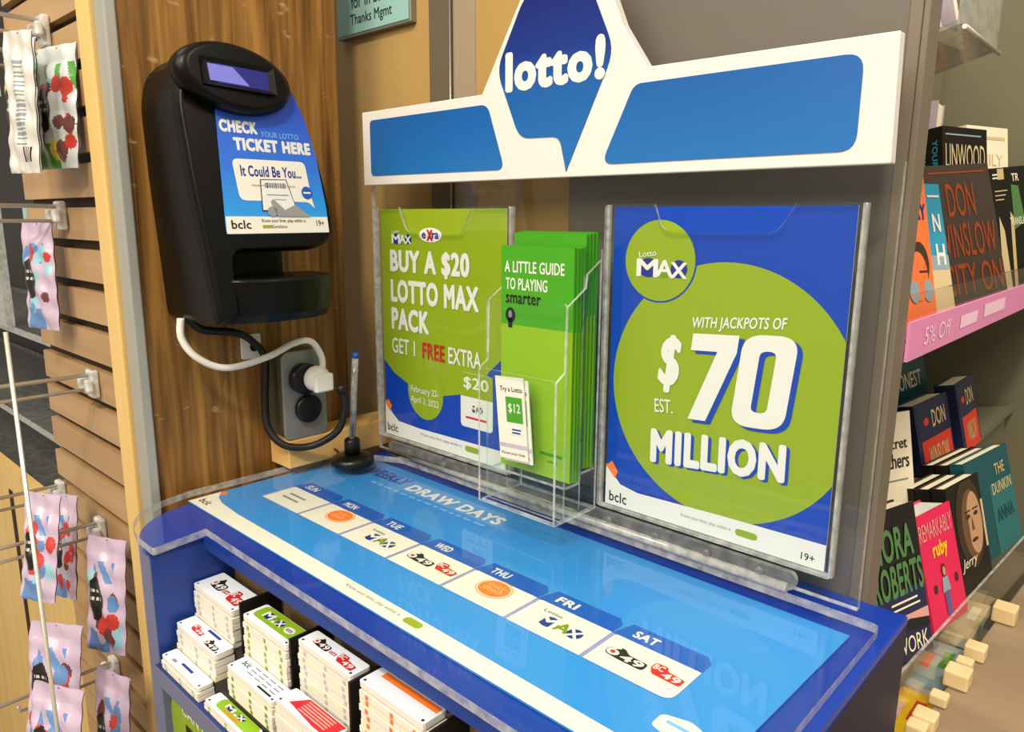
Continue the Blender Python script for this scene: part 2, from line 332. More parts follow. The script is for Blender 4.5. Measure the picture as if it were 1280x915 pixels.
structure('trim_4',q,'metal edge strip of the grey end panel',bevel=.003)
structure('wall_right',MB().box(-2.5,2.5,5.0,5.1,-4.3,2.4,'khaki'),'khaki wall behind the book shelves')

# ------------------------------------------------------------------ notice on the back panel
F=XZ(2.02); t=Thing('notice_sign','small teal notice in a dark frame reading Thanks Mgmt, on the back panel','sign')
t.part('frame',MB().ext(F,rect(-2.935,-2.43,.762,1.42),-.03,.0,'plate_grey'),bevel=.004)
q=MB().ext(F,rect(-2.925,-2.44,.774,1.41),.0005,.003,'sign_teal')
q.text(F,'Thanks Mgmt',-2.83,-2.545,.795,.85,'ink',.004,.012); q.text(F,'for in advance',-2.82,-2.47,.872,.925,'ink',.004,.012)
t.part('notice_sheet',q); t.done()

# ------------------------------------------------------------------ lottery stand
TOP=-1.0
S=Thing('lottery_stand','big blue lottery stand with counter, slip compartments and navy side','display stand')
q=MB().ext(XY(0),rounded([(-.435,.965),(-.435,1.985),(-2.535,1.985),(-2.548,1.08),(-2.522,.95),(-2.475,.875),(-2.40,.815),(-2.30,.79),(-2.262,.79),(-2.262,.965)],[.005,.005,.01,.06,.05,.05,.05,.03,.01,0]),-1.030,-1.006,'stand_blue'); S.part('counter_board',q,bevel=.004)
q=MB().ext(XY(0),rounded([(-2.28,.80),(-2.37,.80),(-2.47,.86),(-2.515,.95),(-2.535,1.08),(-2.535,1.985),(-2.28,1.985)],[.004,.03,.06,.06,.06,.01,.01]),-4.3,-1.032,'stand_edge')
q.box(-2.279,-2.274,.803,1.06,-1.45,-1.034,'stand_navy'); S.part('side_panel',q,label='rounded left side panel, lavender grey outside and navy inside')
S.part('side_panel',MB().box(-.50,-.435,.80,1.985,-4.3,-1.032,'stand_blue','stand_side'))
S.part('front_fascia',MB().box(-2.28,-.505,.968,.99,-1.066,-1.032,'stand_navy'))
S.part('compartment_back',MB().box(-2.28,-.505,1.07,1.09,-1.50,-1.032,'deck_brown'))
q=MB(); q.box(-2.28,-.505,.815,.847,-1.50,-1.406,'deck_navy'); q.box(-2.28,-.505,.848,.917,-1.50,-1.365,'charcoal'); q.box(-2.28,-.505,.918,1.068,-1.50,-1.295,'charcoal')
S.part('slip_deck',q,label='stepped dark deck under the slips')
S.part('front_ledge',MB().box(-2.28,-.505,.785,.814,-1.47,-1.405,'deck_navy','stand_edge'),bevel=.003)
S.part('front_panel',MB().box(-2.28,-.505,.835,.86,-4.3,-1.505,'recess'))
for x in (-1.967,-1.686,-1.408,-1.125,-.84): S.part('divider',MB().box(x-.004,x+.004,.93,1.065,-1.293,-1.13,'black_soft'))
S.part('base_rail',MB().box(-2.28,-.505,.86,.90,-4.3,-4.0,'stand_navy'))
F=XZ(.83); q=MB().ext(F,clip(circ(-2.05,-1.625,.235),-2.284,-1,-3,-1.475),.0,.006,'lime')
q.text(F,'CAN I WIN',-2.19,-1.90,-1.555,-1.515,'white',.008,.02); q.poly(F,rect(-2.17,-1.93,-1.61,-1.585),'ink',.008)
S.part('sign_disc',q,label='round green sign starting CAN I on the stand front')
S.done()

# printed sheet with the draw days
F=XY(TOP); q=MB()
sheet=[(-2.55,1.045),(-.535,1.035),(-.51,1.775),(-2.45,1.79),(-2.55,1.7)]
q.ext(F,sheet,-.004,0,'sky_blue')
strip=[(-2.549,1.046),(-.536,1.036),(-.537,1.088),(-1.3,1.098),(-2.3,1.108),(-2.44,1.118),(-2.50,1.135),(-2.549,1.17)]
q.poly(F,strip,'paper',.0006); q.poly(F,[(-2.545,1.165),(-2.515,1.145),(-2.50,1.165),(-2.525,1.185)],'orange',.001)
q.text(F,'bclc',-2.525,-2.46,1.07,1.10,'ink',.0012,.015)
q.text(F,'Know your limit, play within it.',-1.62,-1.38,1.066,1.083,'grey_ink',.0012); q.poly(F,rrect(-1.365,-1.30,1.062,1.088,.012,3),'lime',.0012)
q.text(F,'DRAW DAYS',-2.085,-1.60,1.652,1.712,'white',.0012,.045); q.text(F,'WEEKLY',-2.365,-2.12,1.668,1.735,'reflection_blue',.0012,.045)  # WEEKLY is white print; the reflection dulling it is put into its blue
x=-2.24
while x<-1.65:
    w=random.uniform(.02,.06); q.poly(F,rect(x,x+w,1.612,1.626),'pale_blue',.0012); x+=w+.012
for i,day in enumerate(('SUN','MON','TUE','WED','THU','FRI','SAT')):
    x=-2.408+.2442*i; q.poly(F,rect(x,x+.012,1.25,1.40),'lav_line',.0008)
    q.poly(F,[(x,1.385),(x+.245,1.385),(x+.245,1.43),(x+.225,1.452),(x+.02,1.452)],'tab_blue',.001)
    cell=rounded(rect(x+.012,x+.244,1.25,1.385),[0,.03 if i==6 else 0,0,.01]); q.poly(F,cell,'paper',.0014)
    q.text(F,day,x+.045,x+.112,1.402,1.434,'white',.0018,.04)
    if i==0:
        for k in range(2): q.poly(F,rect(x+.06,x+.16,1.30+.03*k,1.31+.03*k),'grey_ink',.002)
    if i in (1,4):
        q.poly(F,circ(x+.128,1.338,.058,.048),'orange_pale',.002); q.poly(F,circ(x+.128,1.338,.053,.043),'paper',.0024); q.poly(F,circ(x+.128,1.338,.05,.04),'orange',.0028)
        q.text(F,'DAILY',x+.1,x+.156,1.342,1.36,'orange_pale',.0032,.03); q.text(F,'GRAND',x+.095,x+.162,1.32,1.338,'orange_pale',.0032,.03)
    if i in (2,5): logo_max(q,F,x+.07,x+.205,1.29,1.345,.002,'paper','navy_ink',False); q.text(F,'Lotto',x+.055,x+.115,1.345,1.358,'grey_ink',.003,.01)
    if i in (3,6): logo_649(q,F,x+.03,x+.142,1.298,1.346,.002); logo_bc49(q,F,x+.148,x+.234,1.303,1.35,.002)
q.poly(F,rounded([(-.69,1.16),(-.62,1.145),(-.57,1.165),(-.57,1.2),(-.63,1.222),(-.69,1.205)],.012,3),'paper',.001); q.poly(F,rect(-.67,-.60,1.185,1.195),'pale_blue',.0014)
single('draw_days_sheet',q,'printed blue sheet of weekly draw days under the clear counter cover','printed sheet')

# clear counter cover, with a wing over the left side panel
q=MB(); F=XY(0)
cov=[(-2.17,.775),(-2.196,.948),(-1.5,.938),(-.455,.925),(-.455,1.816),(-2.30,1.822),(-2.545,1.70),(-2.56,1.06),(-2.53,.935),(-2.49,.86),(-2.40,.80),(-2.29,.776)]
q.ext(F,rounded(cov,[.01,.0,0,.02,.02,.02,.05,.02,.05,.05,.05,.03]),-.992,-.968,'acrylic','acrylic_edge')
o=single('counter_cover',q,'clear acrylic cover lying on the blue counter, with a rounded left wing','counter cover')

# ------------------------------------------------------------------ header, clear back sheet and its mounting flange
B=Thing('sign_backboard','clear upright backboard with the white and blue lotto! header across its top','sign board')
q=MB().ext(XZ(1.866),rect(-2.49,-.52,-.968,.13),0,.02,'acrylic','acrylic_edge'); B.part('clear_sheet',q)
hd=[(-2.492,.124),(-.54,.124),(-.547,.402),(-1.187,.408),(-1.273,.53),(-1.345,.69),(-1.42,.76),(-1.60,.76),(-1.66,.66),(-1.725,.56),(-1.827,.401),(-2.492,.401)]
q=MB().ext(XZ(1.85),hd,0,.035,'header_white'); B.part('header_panel',q,bevel=.003)
F=XZ(1.815); q=MB()
q.ext(F,rounded([(-2.44,.160),(-1.722,.156),(-1.80,.367),(-2.44,.367)],[.02,.035,.03,.02]),.0005,.003,'header_blue')
q.ext(F,rounded([(-1.33,.156),(-.617,.155),(-.617,.367),(-1.225,.367)],[.04,.04,.04,.025]),.0005,.003,'header_blue')
bub=[(-1.462,.140),(-1.297,.466),(-1.385,.65),(-1.45,.72),(-1.56,.72),(-1.645,.655),(-1.756,.468),(-1.655,.25),(-1.49,.245)]
q.ext(F,rounded(bub,[.0,.05,.03,.03,.03,.03,.05,.04,.03]),.0005,.003,'header_blue')
q.text(F,'lotto!',-1.716,-1.325,.392,.515,'white',.0045,.06)
B.part('header_print',q,label='blue speech bubble reading lotto! and two blue bars')
q=MB().ext(XZ(1.846),rrect(-2.40,-.672,-.966,-.915,.022),0,.018,'acrylic_smoke','acrylic_edge'); B.part('mounting_flange',q)
q=MB().tube([(-2.385,1.822,-.957),(-.69,1.822,-.957)],.014,'acrylic_edge',8); B.part('flange_foot',q,label='cloudy clear strip along the flange foot')
for x in (-2.26,-2.05,-1.85,-1.66,-1.46,-1.27,-1.10,-.93,-.77):
    B.part('bolt',MB().lathe(Fr((x,1.8285,-.937),(1,0,0),(0,0,1),(0,-1,0)),[(.014,0),(.014,.006),(.009,.012)],'acrylic_smoke',12))
B.done()
single('base_riser',MB().box(-2.0,-.86,1.90,1.975,-1.004,-.88,'black_soft'),'low black bar behind the clear backboard','bar')

# ------------------------------------------------------------------ posters and their clear holders
def holder(x0,x1,z0,z1,tab,label):
    t=Thing('poster_holder',label,'sign holder','clear poster holders on the backboard')
    fr=[(x0,z0),(x1,z0),(x1,z1)]+[(tab[3],z1),(tab[2],tab[4]),(tab[1],tab[4]),(tab[0],z1)]+[(x0,z1)]
    t.part('back_plate',MB().ext(XZ(1.844),rect(x0,x1,z0,z1),0,.008,'acrylic_thin','acrylic_edge'))
    t.part('front_plate',MB().ext(XZ(1.823),rounded(fr,[.01,.01,.01,0,.03,.03,0,.01]),0,.010,'acrylic','acrylic_edge'))
    q=MB(); q.box(x0,x0+.010,1.824,1.835,z0,z1,'acrylic_edge'); q.box(x1-.010,x1,1.824,1.835,z0,z1,'acrylic_edge'); q.box(x0+.011,x1-.011,1.824,1.835,z0,z0+.007,'acrylic_edge')
    t.part('spacer',q); t.done()
holder(-1.312,-.582,-.893,.040,(-1.144,-1.115,-.79,-.745,-.033),'clear acrylic holder around the right jackpot poster')
holder(-2.440,-1.700,-.893,.038,(-2.279,-2.234,-1.93,-1.876,-.057),'clear acrylic holder around the left green poster')
# right poster
X0,X1,Z0,Z1=-1.290,-.604,-.884,.034; F=XZ(1.832); q=MB().ext(F,rect(X0,X1,Z0,Z1),-.003,0,'print_blue','white')
q.poly(F,clip(circ(-.914,-.471,.36,.36,90),X0,X1,Z0,Z1),'lime',.0008); q.poly(F,circ(-1.131,-.116,.119,.119,60),'print_blue',.0012); q.poly(F,circ(-1.131,-.116,.114,.114,60),'lime',.0016)
q.poly(F,[(X0,Z0),(X1,Z0),(X1,-.812),(-.9,-.815),(-1.17,-.822),(-1.235,-.81),(X0,-.755)],'white',.0024); q.poly(F,[(X0,-.76),(-1.255,-.795),(-1.245,-.77),(-1.268,-.74)],'orange',.003)
logo_max(q,F,-1.205,-1.04,-.163,-.10,.0026)
R=.085
def seventy(q,F,x0,x1,y0,y1,m,d):                      # heavy condensed 70, leaning and climbing a little to the right
    w=x1-x0; h=y1-y0
    def P(a,b): return (x0+w*a*.93+h*b*.10, y0+h*b+w*a*.055)
    q.face([F(*P(*p),d) for p in ((.0,.79),(.46,.79),(.46,.98),(.0,.98))],m); q.face([F(*P(*p),d) for p in ((.07,0),(.255,0),(.46,.79),(.27,.79))],m)
    o=rounded([(.50,0),(1,0),(1,1),(.50,1)],.19,8); n_=rounded([(.675,.17),(.825,.17),(.825,.83),(.675,.83)],.07,8); k=len(o)
    for t in range(k): q.face([F(*P(*o[t]),d),F(*P(*o[(t+1)%k]),d),F(*P(*n_[(t+1)%k]),d),F(*P(*n_[t]),d)],m)
q.text(F,'WITH JACKPOTS OF',-1.012,-.745,-.305,-.265,'white',.003,.022,.25,R)
for dx,dz,c,d in ((.014,-.008,'print_blue',.003),(0,0,'white',.0042)):
    seventy(q,F,-1.035+dx,-.716+dx,-.557+dz,-.305+dz,c,d)
    q.text(F,'MILLION',-1.131+dx*.6,-.715+dx*.6,-.712+dz*.6,-.606+dz*.6,c,d,.06,.1,R)
q.text(F,'$',-1.118,-1.045,-.492,-.322,'white',.0042,.04,.15); q.text(F,'EST.',-1.122,-1.062,-.556,-.515,'white',.0042,.01,0,R)
q.text(F,'bclc',-1.275,-1.21,-.872,-.838,'ink',.003,.015); q.text(F,'Know your limit, play within it.',-1.02,-.86,-.855,-.842,'grey_ink',.003); q.poly(F,rrect(-.85,-.785,-.858,-.838,.01,3),'lime',.003); q.text(F,'19+',-.665,-.63,-.868,-.848,'ink',.003,.01)
single('poster',q,'blue jackpot poster with a big green circle reading $70 MILLION','poster')
# left poster
X0,X1,Z0,Z1=-2.414,-1.727,-.884,.032; F=XZ(1.832); q=MB().ext(F,rect(X0,X1,Z0,Z1),-.003,0,'lime','white')
blue=[(X0,Z0),(X1,Z0),(X1,-.47),(-1.79,-.52),(-1.85,-.575),(-1.94,-.64),(-2.06,-.668),(-2.16,-.66),(-2.264,-.652),(-2.35,-.62),(X0,-.572)]
q.poly(F,blue,'print_blue',.0008); q.poly(F,circ(-2.16,-.668,.105,.112,40),'lime',.0014)
q.poly(F,[(X0,Z0),(X1,Z0),(X1,-.818),(-2.2,-.824),(-2.33,-.818),(-2.37,-.79),(X0,-.745)],'white',.002); q.poly(F,[(X0,-.752),(-2.385,-.785),(-2.37,-.76),(-2.393,-.735)],'orange',.0026)
logo_max(q,F,-2.345,-2.225,-.10,-.055,.002)
q.poly(F,circ(-2.115,-.063,.064,.027,30),'white',.002); q.text(F,'e tra',-2.162,-2.068,-.077,-.05,'navy_ink',.003,.03); q.text(F,'x',-2.135,-2.10,-.085,-.043,'red',.0034,.03)
q.text(F,'BUY A $20',-2.358,-1.905,-.222,-.122,'white',.003,.055); q.text(F,'LOTTO MAX',-2.358,-1.86,-.330,-.238,'white',.003,.055); q.text(F,'PACK',-2.358,-2.13,-.440,-.350,'white',.003,.055)
q.text(F,'GET 1',-2.358,-2.215,-.535,-.472,'white',.003,.02); q.text(F,'FREE',-2.172,-2.043,-.535,-.472,'free_red',.003,.03); q.text(F,'EXTRA',-2.022,-1.848,-.535,-.472,'white',.003,.02)
q.text(F,'February 22-',-2.245,-2.08,-.686,-.652,'white',.003,.005); q.text(F,'April 3, 2022',-2.248,-2.08,-.728,-.694,'white',.003,.005)
q.poly(F,rrect(-1.957,-1.79,-.762,-.555,.015,3),'white',.0022); q.poly(F,rect(-1.957,-1.79,-.645,-.556),'lime',.0028); q.text(F,'$20',-1.94,-1.81,-.62,-.57,'white',.0034,.02)
logo_max(q,F,-1.90,-1.84,-.70,-.67,.003,'paper','navy_ink',False); q.poly(F,rect(-1.93,-1.82,-.728,-.72),'red',.003)
q.text(F,'bclc',-2.402,-2.335,-.868,-.835,'ink',.003,.015); q.text(F,'Know your limit, play within it.',-2.19,-1.95,-.852,-.838,'grey_ink',.003); q.poly(F,rrect(-1.935,-1.86,-.857,-.835,.01,3),'lime',.003)
single('poster',q,'green and blue poster reading BUY A $20 LOTTO MAX PACK','poster')

# ------------------------------------------------------------------ brochure holder, brochures, leaflets
H=Thing('brochure_holder','clear two pocket acrylic rack of green brochures between the two posters','brochure holder')
xl,xr=-1.635,-1.312; zb=-.905
H.part('back_plate',MB().ext(XZ(1.808),rect(xl,xr,zb,-.09),0,.008,'acrylic_thin','acrylic_edge'))
H.part('front_plate',MB().ext(XZ(1.650),rounded(rect(xl,xr,zb,-.24),.015),0,.008,'acrylic_thin','acrylic_edge'),label='front pocket plate')
H.part('middle_plate',MB().ext(XZ(1.735),rounded(rect(xl+.008,xr-.008,zb+.01,-.15),.015),0,.006,'acrylic_thin','acrylic_edge'))
H.part('leaflet_pocket',MB().ext(XZ(1.612),rect(xl,xr-.005,zb,-.462),0,.007,'acrylic_thin','acrylic_edge'),label='low front pocket plate')
for x in (xl,xr-.008):
    prof=[(1.605,zb),(1.808,zb),(1.808,-.12),(1.74,-.16),(1.735,-.2),(1.65,-.25),(1.645,-.44),(1.605,-.465)]
    H.part('side_plate',MB().ext(YZ(x),prof,0,.008,'acrylic_thin','acrylic_edge'))
H.part('pocket_floor',MB().box(xl+.009,xr-.009,1.66,1.734,-.806,-.798,'acrylic_thin','acrylic_edge')); H.part('pocket_floor',MB().box(xl+.009,xr-.009,1.742,1.806,-.776,-.768,'acrylic_thin','acrylic_edge')); H.part('floor_plate',MB().box(xl+.009,xr-.009,1.614,1.80,zb,zb+.008,'acrylic_thin','acrylic_edge')); H.done()
def brochure(y,x0,x1,z0,z1,label,front,group):
    F=XZ(y); q=MB().ext(F,rect(x0,x1,z0,z1),-.009,0,'leaf_green','leaf_dark')
    q.poly(F,rect(x0,x1,z0,z1-.245),'lime_bright',.0006)
    q.text(F,'A LITTLE GUIDE',x0+.015,x1-.035,z1-.082,z1-.046,'white',.0012,.02); q.text(F,'TO PLAYING',x0+.02,x1-.10,z1-.135,z1-.098,'white',.0012,.02)
    q.text(F,'smarter',x0+.02,x0+.165,z1-.178,z1-.146,'ink',.0012,.025)
    q.poly(F,circ(x0+.04,z1-.215,.021,.024,16),'ink',.0012); q.poly(F,rect(x0+.031,x0+.049,z1-.255,z1-.225),'ink',.0012); q.poly(F,circ(x0+.04,z1-.212,.008,.012,10),'grey_ink',.0018)
    q.poly(F,rect(x0+.17,x1-.03,z0+.07,z0+.08),'leaf_dark',.0012); q.poly(F,rect(x0+.2,x1-.05,z0+.05,z0+.056),'leaf_dark',.0012)
    single('brochure',q,label,'brochure',group)
G='green playing guide brochures in the clear rack'
brochure(1.690,-1.615,-1.325,-.795,-.083,'front green brochure reading A LITTLE GUIDE TO PLAYING smarter',True,G)
for k,y in enumerate((1.703,1.716,1.729)): brochure(y,-1.613+.003*k,-1.322+.001*k,-.795,-.085+.002*k,'green brochure behind the front one, in the front pocket of the clear rack',False,G)
for k,y in enumerate((1.752,1.765,1.778,1.791)): brochure(y,-1.617,-1.330+.003*k,-.765,-.045+.002*k,'taller green brochure in the rear pocket of the clear rack',False,G)
def leaflet(y,dx,dz,label):
    F=Fr((-1.556+dx,y,-.745+dz),(.985,0,.06),(-.13,0,1),(0,-1,0)); F.v=(F.v-F.u*F.v.dot(F.u)*.5).normalized()
    q=MB().ext(F,rect(0,.118,0,.262),-.004,0,'paper','white')
    q.text(F,'Try a Lotto',.018,.112,.212,.232,'ink',.0012,.01); q.poly(F,rect(.04,.108,.12,.20),'leaf_green',.0012); q.text(F,'$12',.05,.1,.147,.18,'white',.0018,.02)
    q.poly(F,rect(.046,.102,.08,.115),'white',.0012); q.poly(F,rect(.06,.098,.095,.1),'navy_ink',.0018); q.poly(F,rect(.06,.095,.085,.09),'navy_ink',.0018)
    q.text(F,'Know your limit',.01,.108,.012,.024,'ink',.0012); q.poly(F,rect(0,.118,.038,.05),'bag_lilac',.0012)
    single('leaflet',q,label,'leaflet','white leaflets in the front pocket')
leaflet(1.626,0,0,'white leaflet with a green $12 square, in front of the green brochures')
leaflet(1.634,.012,-.008,'white leaflet half hidden behind the $12 leaflet')

# ------------------------------------------------------------------ ticket slips in the compartments
def slip_art(q,F,kind,x0,x1,y0,y1):
    w=x1-x0; h=y1-y0; d=.0008
    for px in (x0+.012,x1-.012): q.poly(F,circ(px,y0+.01,.004,.004,8),'ink',d)
    if kind=='649': logo_649(q,F,x0+w*.14,x0+w*.44,y0+h*.3,y0+h*.85,d); logo_bc49(q,F,x0+w*.6,x0+w*.92,y0+h*.2,y0+h*.75,d); q.text(F,'extra',x0+w*.46,x0+w*.58,y0+h*.35,y0+h*.55,'red',d,.02)
    if kind=='bc649': logo_bc49(q,F,x0+w*.22,x0+w*.5,y0+h*.25,y0+h*.7,d); q.poly(F,rect(x0+w*.45,x0+w*.75,y0+h*.75,y0+h*.9),'navy_ink',d); logo_649(q,F,x0+w*.62,x0+w*.92,y0+h*.1,y0+h*.6,d)
    if kind=='plain': q.poly(F,rect(x0+w*.38,x0+w*.66,y0+h*.4,y0+h*.58),'navy_ink',d); q.poly(F,rect(x0+w*.2,x0+w*.3,y0+h*.2,y0+h*.4),'grey_ink',d)
    if kind=='max': q.poly(F,rrect(x0+w*.06,x1-w*.02,y0+h*.25,y1-h*.02,.018,3),'lime_bright',d); logo_max(q,F,x0+w*.2,x0+w*.62,y0+h*.42,y0+h*.86,d+.0006,'white','navy_ink',False); q.poly(F,circ(x0+w*.76,y0+h*.58,.022,.014,14),'white',d+.0006); q.text(F,'extra',x0+w*.70,x0+w*.82,y0+h*.5,y0+h*.66,'navy_ink',d+.001,.02)
    if kind=='maxfront': q.poly(F,rrect(x0+w*.16,x1-w*.02,y0+h*.2,y1,.018,3),'lime_bright',d); logo_max(q,F,x0+w*.3,x0+w*.7,y0+h*.5,y0+h*.92,d+.0006,'white','navy_ink',False); q.poly(F,rect(x0+w*.34,x0+w*.66,y0+h*.28,y0+h*.42),'orange',d+.0006)
    if kind=='text':
        q.text(F,'bclc',x0+w*.1,x0+w*.24,y0+h*.5,y0+h*.82,'ink',d,.015)
        for k in range(4):
            for j in range(3): q.poly(F,rect(x0+w*(.3+.16*k),x0+w*(.3+.16*k)+.03,y0+h*(.35+.2*j),y0+h*(.35+.2*j)+.004),'grey_ink',d)
        q.poly(F,rect(x0+w*.62,x0+w*.9,y0+h*.14,y0+h*.24),'ink',d)
    if kind=='red':
        q.poly(F,[(x0+w*.16,y0+h*.3),(x0+w*.3,y0+h*.96),(x1-w*.02,y0+h*.96),(x1-w*.06,y0+h*.12),(x0+w*.7,y0+h*.1)],'red',d)
        for j in range(5): q.poly(F,rect(x0+w*.34,x0+w*.84,y0+h*(.28+.13*j),y0+h*(.28+.13*j)+.004),'c_rose',d+.0006)
    if kind=='orange': q.poly(F,rect(x0+w*.12,x1-w*.03,y0+h*.62,y0+h*.9),'orange',d)
    if kind=='darkred': q.poly(F,rect(x0+w*.04,x1-w*.03,y0+h*.2,y0+h*.95),'red',d)
def slips(kind,x0,x1,y0,y1,z0,z1,label,edge='pale_grey'):
    t=Thing('slip_stack',label,'stack of slips','stacks of play slips'); n=max(3,round((z1-z0)/.02)); q=MB(); h=(z1-z0)/n
    for i in range(n-1):
        a=random.uniform(-.004,.004); b=random.uniform(-.003,.002); c=0
        q.box(x0+a,x1+a,y0+b,y1+b*.3,z0+i*h,z0+(i+.82)*h,'paper','paper' if i%3 else 'ivory')
        F=XZ(y0+b-.0006)
        for u in (.1,.5,.85): q.poly(F,rect(x0+a+(x1-x0)*u,x0+a+(x1-x0)*(u+.05),z0+(i+.1)*h,z0+(i+.72)*h),edge,0)
        q.box(x0+a+.01,x1+a-.01,y0+b+.012,y1+b*.3-.01,z0+(i+.82)*h,z0+(i+1)*h,'ivory')
    t.part('slip_bundle',q)
    F=XY(z1); q=MB().ext(F,rounded(rect(x0,x1,y0,y1),.008,2),-.8*h,0,'slip_white','paper'); slip_art(q,F,kind,x0,x1,y0,y1); t.part('top_slip',q); t.done()
e3=-1.2945; e2=-1.3645; e1=-1.4035
slips('649',-2.264,-2.005,.922,1.025,e3,-1.17,'white stack of 6/49 slips at the back of the left compartment')
slips('bc649',-2.250,-1.985,.852,.914,e2,-1.275,'white stack of slips with a red logo, second row of the left compartment')
slips('plain',-2.245,-1.99,.797,.846,e1,-1.36,'plain white slip stack in the front left corner of the compartment')
slips('max',-1.930,-1.690,.92,1.0,e3,-1.147,'stack of slips topped by a green slip with a blue ball logo','lime')
slips('text',-1.905,-1.655,.850,.915,e2,-1.268,'white stack printed with small black bclc text, in front of the green topped stack','lime_dark')
slips('maxfront',-1.95,-1.70,.797,.846,e1,-1.375,'green and orange printed slips at the front edge of the ledge','lime')
slips('649',-1.655,-1.412,.937,1.0,e3,-1.12,'tallest white stack of 6/49 slips in the third compartment')
slips('red',-1.635,-1.395,.851,.915,e2,-1.245,'slip stack with a red printed top, in front of the tallest white stack','paper')
slips('orange',-1.375,-1.134,.937,1.01,e3,-1.11,'slip stack with an orange stripe along its top','orange')
slips('darkred',-1.395,-1.14,1.014,1.062,e3,-1.13,'slip stack with a dark red top behind the orange striped one','paper')
slips('plain',-1.09,-.86,.93,1.0,e3,-1.19,'white slip stack in the fourth compartment right of the orange striped one')

# ------------------------------------------------------------------ ticket checker on the oak panel
XW=-2.64
def xf(z): return -2.36+(.36-z)*.17
T=Thing('ticket_checker','black wall mounted ticket checker with a blue CHECK TICKET HERE sticker','ticket checker')
out=[(1.055,-.115),(1.042,.1),(1.035,.36),(1.06,.45),(1.12,.505),(1.215,.53),(1.31,.515),(1.39,.47),(1.445,.40),(1.487,.3),(1.515,.18),(1.532,.05),(1.534,-.045),(1.515,-.09),(1.45,-.115),(1.128,-.117),(1.124,-.335),(1.066,-.345)]
def loft(sections,m):
    q=MB(); n=len(sections[0]); b=len(q.v)
    for s_ in sections: q.v+=[V3(p) for p in s_]
    for i in range(len(sections)-1):
        for j in range(n):
            k=(j+1)%n; q.f.append((i*n+j,i*n+k,(i+1)*n+k,(i+1)*n+j)); q.m.append(m); q.sm.append(False)
    q.f.append(tuple(range(n-1,-1,-1))); q.m.append(m); q.sm.append(False)
    L=len(sections)-1; q.f.append(tuple(range(L*n,L*n+n))); q.m.append(m); q.sm.append(False)
    return q
out=out[::-1]
cy,cz=1.285,.2
def sec(sc_,xo): return [((xf(z) if xo is not None else XW)-(xo or 0),cy+(y-cy)*sc_,cz+(z-cz)*sc_) for y,z in rounded(out,.05,3)]
secs=[sec(1.0,None),[(p[0]*.5+XW*.5,p[1],p[2]) for p in sec(1.01,0)],sec(1.0,.045),sec(.985,.018),sec(.955,0)]
T.part('housing',loft(secs,'housing_black'),smooth=False,bevel=.006)
low=MB(); low.ext(XY(0),rounded([(XW,1.075),(-2.44,1.075),(-2.45,1.42),(XW,1.44)],[0,.02,.02,0]),-.335,-.10,'housing_black')
T.part('lower_housing',low,bevel=.02,seg=3,label='recessed lower part of the checker')
tr=[(-2.46,1.07),(-2.33,1.07),(-2.245,1.13),(-2.205,1.23),(-2.20,1.33),(-2.225,1.43),(-2.285,1.515),(-2.39,1.53),(-2.46,1.53)]
top=rounded(tr,.03,3); q=MB(); n=len(top)
secs=[[(-2.40+(x+2.40)*k,1.3+(y-1.3)*k2,z) for x,y in top] for z,k,k2 in ((-.345,.78,.94),(-.315,.93,.98),(-.205,1.0,1.0),(-.197,.96,.985))]
T.part('ticket_tray',loft(secs,'housing_black'),bevel=.003)
SL=V3((-.17,0,1)).normalized(); NF=V3((1,0,.17)).normalized()
FS=Fr((xf(0),0,0),(0,1,0),SL,NF); k_=math.sqrt(1+.17**2)
q=MB().lathe(Fr((xf(.425)-.012,1.222,.425),(0,1,-.03),SL,NF),[(1,0),(1,.03),(.97,.05),(.90,.062),(.82,.066)],'housing_black',48)
c0=V3((xf(.425)-.012,1.222,.425))
for i,v in enumerate(q.v):
    d=v-c0; a=d.dot(V3((0,1,-.03)).normalized()); b=d.dot(SL); e=d.dot(NF)
    q.v[i]=c0+V3((0,1,-.03)).normalized()*a*.197+SL*b*.108+NF*e
vi=T.part('visor',q,label='oval raised visor around the display')
FD=Fr(c0+NF*.064,(0,1,-.03),SL,NF)
bz=MB(); 
o_,i_=rect(-.125,.118,-.045,.04),rect(-.112,.098,-.032,.027)
for a in range(4):
    b=(a+1)%4; bz.face([FD(*o_[a],.004),FD(*o_[b],.004),FD(*o_[b],.014),FD(*o_[a],.014)],'black'); bz.face([FD(*o_[a],.014),FD(*o_[b],.014),FD(*i_[b],.003),FD(*i_[a],.003)],'black')
T.part('bezel',bz,sub=vi)
T.part('display',MB().ext(FD,rect(-.112,.098,-.032,.027),.001,.004,'lcd_dark').poly(FD,[(-.108,-.028),(.03,-.028),(-.02,.023),(-.108,.023)],'lcd',.0046),sub=vi,label='violet display window')
def st(y,z): return (y,z*k_)
q=MB(); stk=[(1.128,-.056),(1.508,-.054),(1.508,.04),(1.495,.2),(1.468,.33),(1.43,.425),(1.40,.425),(1.152,.36)]
q.ext(FS,rounded([st(*p) for p in stk],[.012,.012,0,0,0,.01,0,.01],3),.0015,.004,'sticker_blue'); d=.0048
q.poly(FS,[st(1.129,-.055),st(1.507,-.053),st(1.507,.0),st(1.132,.0)],'paper',d)
q.text(FS,'CHECK',1.155,1.285,.268,.308,'white',d,.07); q.text(FS,'YOUR LOTTO',1.295,1.435,.262,.280,'pale_blue',d,.01); q.text(FS,'TICKET HERE',1.195,1.475,.212,.254,'white',d,.07)
q.poly(FS,rounded([(1.18,.185),(1.445,.188),(1.455,.06),(1.462,.03),(1.44,.05),(1.19,.052)],[.02,.02,.01,0,.01,.02],3),'paper',d)
q.text(FS,'It Could Be You...',1.205,1.425,.13,.166,'navy_ink',d+.0008,.03)
